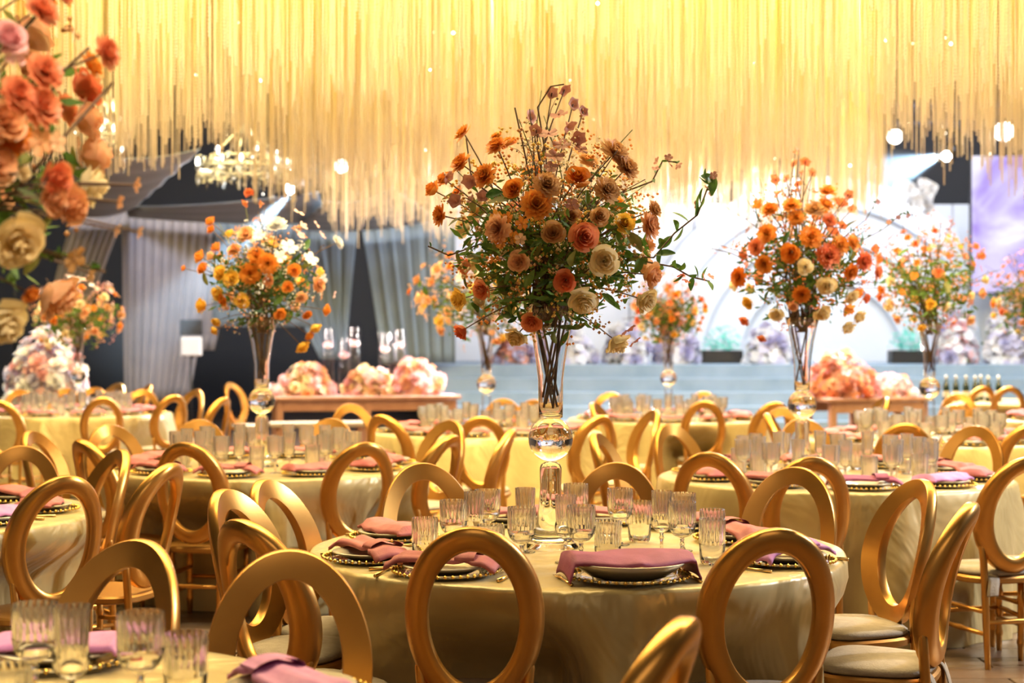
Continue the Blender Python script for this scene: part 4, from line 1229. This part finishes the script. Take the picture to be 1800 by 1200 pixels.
    for _ in range(twig_n):
        while True:
            v = Vector((rr.gauss(0, 1), rr.gauss(0, 1), rr.gauss(.4, .8))).normalized()
            if v.z > -.35: break
        p = ctr + Vector((v.x * rx, v.y * ry, v.z * rz)) * rr.uniform(1.05, 1.3)
        ob('twig', branch_mesh((0, 0, .22), p, rr, .0026 * scale, .1, 9).mesh('twig', rr.choice((BARK, STEM_GREEN))), t)
    for c, m in filler_mesh(nfill, rx, ry, rz, rr, filler, .0060 * scale):
        ob('filler_florets', m.mesh('filler_florets', PET[c]), t, ctr, kind='stuff')
    ob('fine_foliage', foliage_mesh(int(foli * 2.2), rx * .95, ry, rz, rr, .024 * scale, -1, .35).mesh('fine_foliage', LEAF), t, ctr, kind='stuff')
    ob('fine_foliage', foliage_mesh(foli, rx * .85, ry * .85, rz * .85, rr, .020 * scale, -.9, .9).mesh('fine_foliage', LEAF_OLIVE), t, ctr, kind='stuff')
    # long leafy sprays: (pixel path, leaf size in metres, tip flower colour)
    for path, lsz, tip in sprays:
        s = F_PX / cy; pts = [Vector(((px - 900) / s - cx, rr.uniform(-.1, 0), CAM_H - (py - 600) / s - base.z)) for px, py in path]
        m = MB(); m.tube(pts, [.003] * len(pts), 4); sst = ob('spray_stem', m.mesh('spray_stem', BARK), t)
        for i in range(len(pts) - 1):
            for q in range(4):
                p = pts[i].lerp(pts[i + 1], (q + .5) / 4)
                d = Vector((rr.gauss(0, 1), rr.gauss(-.4, .6), rr.gauss(.2, .8)))
                if lsz and (i > 0 or q > 1):
                    ob('leaf', fmesh('broad_leaf', 'leaf'), sst, p, orient(d, rr.uniform(0, 6)), (lsz,) * 3)
                if tip and i >= len(pts) - 3 and q % 2:
                    ob('blossom', fmesh('blossom', tip), sst, p + d.normalized() * .02, orient(d, 0), (.016,) * 3)
    return t

# the tall centre bouquet, flowers read off the photograph
def P2(X, Y): return 680 + X / 2, 130 + Y / 2
main = []
for kind, col, X, Y, r in (
    ('dahlia', 'orange', 275, 215, 36), ('dahlia', 'orange', 388, 258, 35), ('dahlia', 'orange', 265, 318, 37), ('dahlia', 'orange', 348, 362, 40), ('dahlia', 'orange', 525, 462, 48),
    ('rose', 'orange', 165, 410, 36), ('rose', 'orange', 205, 372, 32), ('dahlia', 'orange', 193, 497, 34), ('rose', 'orange', 450, 408, 42), ('dahlia', 'tan', 560, 395, 44),
    ('rose', 'peach', 467, 660, 42), ('rose', 'coral', 628, 725, 44), ('rose', 'coral', 690, 575, 58), ('rose', 'cream', 765, 655, 58), ('open_rose', 'cream', 690, 795, 58), ('rose', 'yellow', 262, 790, 45),
    ('rose', 'coral', 340, 757, 40), ('rose', 'coral', 510, 866, 42), ('open_rose', 'cream', 455, 918, 46), ('rose', 'coral', 268, 900, 36), ('rose', 'cream', 805, 938, 52), ('rose', 'cream', 900, 792, 54),
    ('rose', 'peach', 922, 705, 52), ('rose', 'tan', 585, 562, 46), ('rose', 'orange', 668, 368, 48), ('rose', 'yellow', 832, 528, 40), ('dahlia', 'tan', 795, 282, 50), ('dahlia', 'tan', 838, 335, 42), ('dahlia', 'tan', 768, 412, 44),
    ('dahlia', 'peach', 395, 545, 44), ('blossom', 'orange', 440, 575, 28), ('blossom', 'orange', 385, 500, 24), ('blossom', 'orange', 425, 505, 22), ('blossom', 'orange', 475, 525, 24), ('blossom', 'orange', 400, 590, 24),
    ('dahlia', 'peach', 915, 535, 44), ('dahlia', 'tan', 935, 480, 30), ('rose', 'tan', 745, 500, 38), ('rose', 'tan', 650, 500, 34), ('blossom', 'peach', 470, 580, 22),
    ('bell', 'dusty', 625, 55, 22), ('bell', 'dusty', 580, 66, 20), ('bell', 'dusty', 655, 106, 22), ('bell', 'dusty', 690, 132, 19), ('bell', 'dusty', 505, 150, 23), ('bell', 'dusty', 525, 197, 22), ('blossom', 'dusty', 605, 145, 34),
    ('blossom', 'dusty', 570, 212, 36), ('bell', 'dusty', 642, 182, 25), ('blossom', 'dusty', 615, 250, 34), ('bell', 'dusty', 675, 225, 24), ('blossom', 'dusty', 682, 266, 28), ('blossom', 'dusty', 590, 290, 38), ('blossom', 'dusty', 576, 328, 26),
    ('bell', 'dusty', 240, 446, 23), ('bell', 'dusty', 290, 376, 25), ('bell', 'dusty', 336, 430, 20), ('bell', 'dusty', 215, 360, 24), ('blossom', 'dusty', 295, 440, 18),
    ('blossom', 'dusty', 845, 900, 34), ('blossom', 'dusty', 870, 940, 26), ('blossom', 'tan', 560, 440, 34), ('blossom', 'dusty', 650, 460, 26), ('blossom', 'dusty', 990, 310, 24)):
    px, py = P2(X, Y); main.append((kind, col, px, py, r / 2))
VX, VY = (968 - 900) / F_PX * 5.50, 5.50
vase(VX, VY, 'tall clear glass trumpet vase with ball, middle of the centre table', True)
bouquet('big bouquet of orange dahlias, cream roses and dusty bells, centre table', VX, VY, 1.887, .375, .34, .40, 11, main,
        (('rose', ('coral', 'cream', 'peach', 'tan'), 12, .046, -.8, .3, .85), ('dahlia', ('orange', 'tan'), 8, .04, 0, .9, .85), ('blossom', ('dusty', 'tan', 'peach'), 14, .028, -.6, .9, .7)), 190, 16, 46, ('tan', 'yellow', 'orange', 'cream'), 120, True, 700, 1.0, None,
        [([P2(640, 620), P2(820, 640), P2(930, 650), P2(1010, 560), P2(1085, 500), P2(1125, 400), P2(1150, 365)], .034, 'dusty'), ([P2(700, 640), P2(900, 660), P2(1000, 680), P2(1060, 715), P2(1130, 730)], .026, 'coral'),
         ([P2(660, 560), P2(800, 430), P2(930, 380), P2(965, 310), P2(1010, 320)], .012, 'dusty'), ([P2(560, 560), P2(560, 300), P2(530, 120), P2(575, 55), P2(620, 50)], 0, None), ([P2(540, 560), P2(500, 360), P2(470, 220), P2(450, 130)], 0, None),
         ([P2(520, 560), P2(330, 600), P2(220, 640), P2(150, 610)], .011, None), ([P2(500, 600), P2(420, 470), P2(300, 380), P2(280, 230)], 0, None)], True)

def at_plan(px, d): return (px - 900) / F_PX * d, d
std = (('rose_lo', ('cream', 'peach', 'yellow'), 15, .046, -.9, .15, .9), ('rose_lo', ('orange', 'coral'), 12, .042, -.4, .6, .85), ('dahlia_lo', ('orange', 'coral'), 12, .036, .1, 1, .85), ('blossom', ('orange', 'coral', 'dusty'), 34, .026, -.5, 1, .7))
# left, yellow
x, y = at_plan(460, 9.05)
vase(x, y, 'clear trumpet vase with ball under the yellow and orange bouquet', True)
def P3(X, Y): return 200 + X / 2.4, 230 + Y / 2.4
yl = []
for kind, col, X, Y, r in (('rose', 'orange', 412, 385, 28), ('rose', 'orange', 415, 418, 24), ('rose', 'orange', 368, 532, 32), ('rose', 'orange', 380, 582, 30), ('rose', 'orange', 298, 580, 16), ('rose', 'yellow', 455, 600, 36), ('rose', 'yellow', 500, 625, 38),
    ('rose', 'yellow', 445, 685, 36), ('rose', 'orange', 465, 710, 28), ('open_rose', 'yellow', 540, 717, 36), ('rose', 'yellow', 378, 738, 38), ('rose', 'yellow', 435, 800, 28), ('rose', 'yellow', 430, 840, 24), ('rose', 'orange', 700, 768, 30), ('rose', 'orange', 735, 660, 28),
    ('rose', 'orange', 890, 755, 28), ('rose', 'orange', 812, 772, 24), ('rose', 'yellow', 845, 825, 32), ('rose', 'yellow', 790, 905, 36), ('rose', 'orange', 820, 860, 26), ('dahlia', 'orange', 575, 600, 40), ('dahlia', 'orange', 650, 560, 38), ('dahlia', 'orange', 600, 530, 34), ('rose', 'orange', 760, 590, 32),
    ('dahlia', 'white', 940, 472, 28), ('dahlia', 'white', 690, 400, 36), ('blossom', 'white', 740, 490, 40), ('blossom', 'white', 830, 540, 36), ('blossom', 'white', 700, 530, 30), ('blossom', 'white', 610, 440, 30), ('blossom', 'white', 880, 630, 30), ('rose', 'peach', 655, 630, 26), ('dahlia', 'peach', 860, 650, 30),
    ('blossom', 'pink', 780, 345, 26), ('blossom', 'pink', 800, 400, 22), ('blossom', 'pink', 855, 395, 20), ('blossom', 'pink', 880, 440, 20), ('bell', 'coral', 560, 260, 18), ('bell', 'coral', 580, 255, 16), ('bell', 'coral', 555, 305, 18), ('bell', 'coral', 622, 308, 16), ('blossom', 'pink', 790, 440, 20), ('blossom', 'pink', 930, 690, 18),
    ('dahlia', 'peach', 560, 440, 34), ('dahlia', 'peach', 510, 505, 28), ('rose', 'peach', 790, 700, 28)):
    px, py = P3(X, Y); yl.append((kind, col, px, py, r / 2.4))
bouquet('loose bouquet of yellow, orange and white flowers on the left', x, y, 1.5 + 118 / 298, .36, .32, .36, 21, yl, (('rose_lo', ('yellow', 'orange', 'peach'), 14, .045, -.8, .8, .85), ('blossom', ('white', 'peach', 'orange'), 20, .026, -.5, 1, .6)), 60, 10, 26, ('white', 'peach'), 90, False, 320, 1.1, None, (), True)
# right, orange over cream
x, y = at_plan(1410, 8.50)
vase(x, y, 'clear trumpet vase with ball under the broad orange and cream bouquet', True)
def P4(X, Y): return 1200 + X / 2.18, 230 + Y / 2.18
ol = []
for kind, col, X, Y, r in (('dahlia', 'orange', 335, 305, 30), ('dahlia', 'orange', 418, 290, 32), ('dahlia', 'orange', 435, 335, 28), ('dahlia', 'orange', 555, 235, 30), ('dahlia', 'orange', 545, 285, 28), ('dahlia', 'tan', 505, 305, 34), ('bell', 'coral', 355, 185, 20), ('bell', 'coral', 395, 180, 16), ('bell', 'coral', 360, 240, 20), ('bell', 'coral', 440, 200, 18),
    ('bell', 'coral', 500, 158, 16), ('bell', 'coral', 470, 115, 20), ('bell', 'coral', 433, 78, 16), ('bell', 'coral', 425, 122, 16), ('bell', 'coral', 635, 243, 18), ('bell', 'coral', 455, 160, 12), ('bell', 'coral', 650, 300, 16), ('bell', 'coral', 615, 360, 18), ('dahlia', 'coral', 560, 345, 26), ('dahlia', 'orange', 648, 430, 28), ('rose', 'orange', 415, 465, 42),
    ('dahlia', 'orange', 325, 395, 34), ('dahlia', 'coral', 285, 445, 30), ('dahlia', 'orange', 315, 510, 32), ('dahlia', 'orange', 220, 560, 34), ('dahlia', 'orange', 490, 410, 40), ('dahlia', 'coral', 555, 480, 44), ('dahlia', 'orange', 600, 440, 34), ('rose', 'cream', 470, 520, 34), ('open_rose', 'cream', 553, 592, 40), ('rose', 'cream', 643, 630, 34), ('rose', 'cream', 360, 697, 34), ('open_rose', 'cream', 535, 695, 38),
    ('rose', 'cream', 672, 705, 34), ('rose', 'cream', 630, 745, 36), ('rose', 'yellow', 255, 655, 30), ('rose', 'coral', 240, 722, 26), ('rose', 'coral', 305, 790, 22), ('rose', 'coral', 700, 640, 22), ('dahlia', 'orange', 455, 625, 30), ('rose', 'peach', 425, 670, 22), ('dahlia', 'coral', 690, 500, 34), ('dahlia', 'coral', 740, 540, 30), ('blossom', 'coral', 780, 500, 22), ('dahlia', 'orange', 640, 540, 30)):
    px, py = P4(X, Y); ol.append((kind, col, px, py, r / 2.18))
bouquet('broad bouquet of orange flowers above cream roses, second table right', x, y, 1.5 + 150 / 318, .40, .34, .42, 31, ol, (('rose_lo', ('cream', 'coral', 'orange'), 14, .045, -.8, .8, .85), ('blossom', ('coral', 'orange', 'dusty'), 34, .024, -.6, 1, .8)), 70, 14, 26, ('orange', 'coral'), 90, False, 340, 1.1, None,
        [([P4(470, 520), P4(640, 440), P4(760, 380), P4(830, 320), P4(870, 325)], .013, 'dusty'), ([P4(470, 520), P4(600, 420), P4(700, 340), P4(735, 265)], .011, 'dusty'), ([P4(440, 560), P4(300, 520), P4(180, 470), P4(110, 450)], .013, 'coral'), ([P4(440, 520), P4(420, 300), P4(432, 80)], 0, None)], True)
# the other tables: procedural bouquets
for px, d, cz_px, rx, rz, seed, plan, fl, vl, bl in (
    (1634, 11.6, 487, .42, .44, 41, std, ('orange', 'coral'), 'clear trumpet vase with ball, second from the right', 'round bouquet of orange and cream flowers, second from the right'),
    (1822, 14.9, 520, .46, .46, 51, std, ('orange', 'peach'), 'clear trumpet vase at the right edge of the hall', 'orange bouquet cut off by the right edge of the picture'),
    (855, 12.75, 515, .62, .46, 61, (('rose_lo', ('peach', 'yellow'), 22, .055, -.9, .5, .9), ('blossom', ('peach', 'pink', 'peach'), 60, .034, -.8, 1, .7), ('dahlia_lo', ('peach', 'orange'), 14, .045, -.2, 1, .9)), ('peach', 'pink'), 'pale lit trumpet vase behind and left of the centre vase', 'peach and pink bouquet peeking out left behind the centre bouquet'),
    (1175, 14.75, 545, .36, .34, 71, std, ('coral', 'peach'), 'white lit trumpet vase before the stage steps', 'small round coral bouquet before the stage steps'),
    (137, 15.8, 552, .46, .40, 81, (('rose_lo', ('peach', 'orange', 'cream'), 20, .055, -.9, .5, .9), ('blossom', ('orange', 'peach'), 40, .034, -.8, .6, .7), ('blossom', ('lilac', 'pink'), 26, .034, .45, 1, .9), ('dahlia_lo', ('orange', 'tan'), 12, .05, -.2, .8, .9)), ('peach', 'pink'), 'clear trumpet vase with ball on the far drape-side table', 'orange and pink bouquet on the far left table before drapes')):
    x, y = at_plan(px, d)
    vase(x, y, vl)
    bouquet(bl, x, y, CAM_H - (cz_px - 600) * d / F_PX, rx, rx * .9, rz, seed, (), plan, 46, 12, 14, fl, 80, False, 260, 1.35)
# the blurred foreground bouquet, cut by the left edge
x, y = -1.22, 2.95
vase(x, y, 'clear trumpet vase of the foreground bouquet, beyond the left edge', True)
fg = []
for kind, col, px, py, r in (('dahlia', 'coral', 70, 22, 30), ('dahlia', 'coral', 183, 94, 27), ('dahlia', 'coral', 75, 128, 30), ('dahlia', 'coral', 70, 190, 32), ('dahlia', 'coral', 28, 168, 30), ('rose', 'pink', 12, 70, 36), ('blossom', 'pink', 25, 92, 26), ('rose', 'peach', 8, 215, 40), ('rose', 'coral', 95, 312, 34), ('rose', 'peach', 118, 362, 40), ('rose', 'peach', 88, 350, 34),
    ('open_rose', 'cream', 28, 420, 56), ('open_rose', 'cream', 2, 560, 52), ('rose', 'cream', 40, 305, 14), ('rose', 'orange', 52, 515, 18), ('blossom', 'peach', 70, 250, 26), ('blossom', 'tan', 130, 455, 26), ('blossom', 'peach', 240, 325, 14), ('blossom', 'peach', 210, 355, 14), ('blossom', 'tan', 160, 480, 16), ('blossom', 'peach', 100, 250, 20), ('rose', 'peach', -10, 290, 40), ('dahlia', 'orange', 20, 240, 30), ('blossom', 'peach', 245, 408, 12), ('blossom', 'peach', 205, 405, 12)):
    fg.append((kind, col, px, py, r))
bouquet('large blurred bouquet of orange, peach and cream flowers, cut by left edge', x, y, 1.90, .42, .36, .44, 91, fg, (('rose', ('peach', 'cream', 'coral'), 18, .05, -.9, .6, .85), ('dahlia', ('coral', 'orange'), 14, .038, 0, 1, .9), ('blossom', ('peach', 'tan'), 26, .028, -.6, 1, .7)), 150, 12, 34, ('tan', 'peach'), 40, True, 420, 1.0, None,
        [([(-60, 420), (60, 330), (140, 240), (205, 150)], 0, None), ([(-80, 330), (60, 210), (130, 130), (180, 100)], 0, None), ([(-40, 430), (80, 440), (130, 460), (200, 480)], .012, None)], True)

# ------------------------------------------------------------------ flower mounds, consoles, hedges
def mound(label, cx, cy, cz, rx, ry, rz, cols, n, size, seed, roses=10, name='flower_mound', cat='flowers', leaf=60, group=None):
    rr = random.Random(seed)
    t = thing(name, label, cat, (cx, cy, cz), 0, group)
    for _ in range(roses):
        v = Vector((rr.gauss(0, 1), -abs(rr.gauss(0, 1)), abs(rr.gauss(0, 1)))).normalized()
        p = Vector((v.x * rx, v.y * ry, v.z * rz)); q = size * rr.uniform(1.6, 2.4)
        ob('rose', fmesh('rose_lo', rr.choice(cols)), t, p, orient(v, 0), (q, q, q))
    bm_ = blossom_mesh(0)
    for c in set(cols):
        m = MB()
        for _ in range(n // len(set(cols))):
            v = Vector((rr.gauss(0, 1), rr.gauss(0, 1), abs(rr.gauss(0, 1)))).normalized(); r = rr.uniform(.6, 1.08)
            p = Vector((v.x * rx, v.y * ry, v.z * rz)) * r
            m.put(bm_, Matrix.Translation(p) @ v.to_track_quat('Z', 'Y').to_matrix().to_4x4() @ Matrix.Scale(size * rr.uniform(.6, 1.3), 4))
        ob('florets', m.mesh('florets', PET[c]), t, kind='stuff')
    ob('foliage', foliage_mesh(leaf, rx, ry, rz, rr, size * .8, 0, 1).mesh('foliage', LEAF), t, kind='stuff')
    return t
ROSEWOOD = mat('rosewood_console', (.34, .16, .09), .35, 0, noise=(6, (.42, .22, .13)), bump=(6, .1, (1, 12, 1)))
RUNNER = mat('pink_runner', (.72, .36, .44), .6, sheen=.3)
def console(label, c, L, dpt, rz, h=.76):
    t = thing('wooden_console', label, 'table', (c[0], c[1], 0), rz)
    m = MB(); m.rbox((0, 0, h - .02), (L, dpt, .05), .01); ob('top', m.mesh('top', ROSEWOOD, False), t)
    m = MB(); m.rbox((0, -dpt / 2 + .06, h - .12), (L - .12, .03, .14), .005); m.rbox((0, dpt / 2 - .06, h - .12), (L - .12, .03, .14), .005); ob('apron', m.mesh('apron', ROSEWOOD, False), t)
    for sx in (-1, 0, 1):
        for sy in (-1, 1):
            m = MB(); m.rbox((sx * (L / 2 - .1), sy * (dpt / 2 - .08), (h - .05) / 2), (.09, .09, h - .05), .01); ob('leg', m.mesh('leg', ROSEWOOD, False), t)
    return t
cl = at(640, 700, 21.0); rzl = .24
console('long rosewood console with pink flowers, before the drapes', (cl.x, cl.y), 2.55, .8, rzl)
o = ob('table_runner', MB().slab(lambda u, v: ((u - .5) * 2.5, (v - .5) * .5, .006 + .002 * math.sin(u * 30)), 30, 4, .005).mesh('table_runner', RUNNER), None, (cl.x, cl.y, .765), (0, 0, rzl)); tag(o, 'pink runner along the long console before the drapes', 'runner')
mound('pink and cream flower mound at the left end of the console', cl.x - .78, cl.y - .18, .77, .34, .26, .42, ('pink', 'pink', 'cream', 'peach'), 260, .055, 5, 14)
mound('peach and pink flower mound in the middle of the console', cl.x + .12, cl.y + .02, .77, .36, .26, .36, ('peach', 'pink', 'cream'), 260, .055, 6, 16)
mound('dusty pink flower mound at the right end of the console', cl.x + .72, cl.y + .16, .77, .34, .26, .46, ('pink', 'peach', 'pink'), 260, .055, 7, 14)
mound('low white and lilac posy at the console left corner', cl.x - 1.12, cl.y - .27, .77, .16, .16, .18, ('white', 'lilac', 'pink'), 90, .045, 8, 4)
bench = at(560, 745, 19.7)
t = thing('bench', 'low white-topped bench in front of the long console', 'bench', (bench.x, bench.y, 0), .2)
m = MB(); m.rbox((0, 0, .44), (1.25, .4, .06), .012); ob('seat', m.mesh('seat', CUSHION, False), t)
for sx in (-.52, .52):
    m = MB(); m.rbox((sx, 0, .205), (.07, .34, .41), .01); ob('leg', m.mesh('leg', ROSEWOOD, False), t)
CANDLE = mat('pink_wax', (.85, .55, .55), .5)
for i, px in enumerate((577, 605, 622, 676, 702)):
    p = at(px, 600, 20.8 + .1 * (i % 2))
    w = ('first', 'second', 'third', 'fourth', 'fifth')[i] + ' from the left'
    hgt = (.60, .46, .62, .54, .60)[i]
    t = thing('candle_holder', 'tall clear glass candle stand with pink rose, %s on the console' % w, 'candle holder', (p.x, p.y, .772), 0, 'candle stands on the console')
    m = MB(); m.lathe([(.07, 0), (.07, .008), (.012, .015), (.012, hgt), (.05, hgt + .01), (.05, hgt + .02)], 14); ob('stand', m.mesh('stand', THIN), t)
    ob('rose', fmesh('rose_lo', 'pink'), t, (0, 0, hgt + .06), (0, 0, i), (.085,) * 3)
    m = MB(); m.lathe([(.085, hgt * .2), (.085, hgt + .30), (.083, hgt + .30), (.083, hgt * .2)], 16, caps=False); ob('sleeve', m.mesh('sleeve', THIN), t)
cr = at(1522, 700, 20.4); rzr = .36
console('long rosewood console with dusty flowers, right, before the stage', (cr.x, cr.y), 1.6, .75, rzr)
o = ob('table_runner', MB().slab(lambda u, v: ((u - .5) * 1.55, (v - .5) * .5, .006 + .002 * math.sin(u * 30)), 30, 4, .005).mesh('table_runner', RUNNER), None, (cr.x, cr.y, .765), (0, 0, rzr)); tag(o, 'pink runner along the right console before the stage', 'runner')
mound('dusty rose flower mound heaped on the right console', cr.x - .38, cr.y - .14, .77, .46, .30, .56, ('pink', 'coral', 'peach', 'dusty'), 380, .055, 15, 18)
mound('fluffy pale pink floret mound trailing along the right console', cr.x + .30, cr.y + .10, .77, .36, .26, .30, ('pink', 'peach', 'white'), 300, .045, 16, 4)
# the white lit mound at the far left
wm = at(84, 700, 17.7)
t = thing('plinth', 'white draped plinth under the white flower mound', 'plinth', (wm.x, wm.y, 0))
m = MB(); m.lathe([(.44, 0), (.42, .4), (.41, .80), (.39, .82)], 24); ob('drum', m.mesh('drum', WHITE_BOX, True, 40), t)
mound('big white, pink and mint flower mound on the far left', wm.x, wm.y, .82, .44, .40, .80, ('white', 'white', 'lilac', 'pink'), 900, .05, 17, 26, leaf=160)
# hedges of lilac and white flowers along the stage
k = 0
for px, py, d, rx, rz, cols, lab in (
    (905, 640, 27.6, .42, .42, ('lilac', 'dusty'), 'low dusty flower hedge at the left end of the stage'), (1008, 640, 27.4, .44, .60, ('lilac', 'white'), 'low lilac flower hedge on stage behind the centre vase'),
    (1100, 640, 27.4, .44, .72, ('lilac', 'white'), 'lilac and white flower hedge on stage, third from left'), (1192, 640, 27.6, .44, .80, ('lilac', 'white', 'lilac'), 'lilac flower hedge on stage above the white ball vase'),
    (1352, 640, 27.4, .46, .66, ('lilac', 'white'), 'lilac flower hedge on stage left of the right-hand vase'), (1680, 640, 27.4, .42, .95, ('lilac', 'white', 'pink'), 'tall lilac flower hedge on stage under the screen'),
    (1768, 640, 27.4, .42, 1.15, ('lilac', 'white', 'lilac'), 'tallest lilac flower hedge on stage at the right edge')):
    p = at(px, py, d); k += 1
    mound(lab, p.x, p.y, 1.1, rx * .88, .40, rz, cols, 420, .075, 40 + k, 8, 'flower_hedge', 'flowers', 160, 'flower hedges along the stage')
TEAL_LIT = petal('teal_lit_leaf', (.05, .55, .48), (.25, .85, .75), .3)  # turquoise glow put into the leaf colour
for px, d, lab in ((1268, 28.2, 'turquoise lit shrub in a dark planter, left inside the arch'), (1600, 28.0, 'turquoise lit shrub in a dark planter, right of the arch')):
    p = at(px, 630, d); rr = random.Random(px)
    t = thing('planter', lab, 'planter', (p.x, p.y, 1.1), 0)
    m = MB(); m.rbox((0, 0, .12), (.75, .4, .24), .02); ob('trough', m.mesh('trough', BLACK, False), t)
    ob('foliage', foliage_mesh(220, .42, .3, .55, rr, .05, 0, 1).mesh('foliage', TEAL_LIT), t, (0, 0, .24), kind='stuff')
p = at(1612, 345, 27.0)
t = thing('hanging_flower_ball', 'cluster of white lit flower balls hanging beside the lavender screen', 'flowers', p)
rr = random.Random(6)
for i in range(16):
    q = Vector((rr.uniform(-.36, .36), rr.uniform(-.2, .2), rr.uniform(-.22, .22)))
    ob('blossom_ball', fmesh('rose_lo', 'white'), t, q, orient((q.x, -1, q.z), i), (.13,) * 3)
m = MB(); m.tube([(0, 0, .15), (0, 0, 7.6 - p.z)], .012, 5); ob('hanging_wire', m.mesh('hanging_wire', BLACK), t)

# dark bottles on the far right table
BOTTLE = mat('dark_bottle_glass', (.015, .03, .02), .08, 0, coat=.6)
FOIL = mat('white_foil', (.85, .83, .80), .35, .4)
LABEL_M = mat('bottle_label', (.60, .55, .45), .6)
bb = MB().lathe([(.038, 0), (.041, .01), (.041, .17), (.034, .21), (.017, .25), (.0145, .285)], 14).mesh('bottle_body', BOTTLE)
bc = MB().lathe([(.0165, .282), (.0165, .315), (.014, .322)], 12).mesh('foil_cap', FOIL)
bl_ = MB().lathe([(.0415, .06), (.0415, .13)], 14, caps=False).mesh('label', LABEL_M)
for i, (px, dd) in enumerate(((1663, 18.85), (1680, 18.9), (1698, 18.8), (1714, 18.7), (1724, 19.1), (1737, 18.8), (1755, 18.9))):
    p = at(px, 600, dd)
    t = thing('dark_bottle', 'dark bottle with white foil top, %s from the left on the far right table' % ORD[i], 'bottle', (p.x, p.y, TZ), 0, 'dark bottles in a row')
    b0 = ob('bottle_body', bb, t); ob('foil_cap', bc, b0); ob('label', bl_, b0)
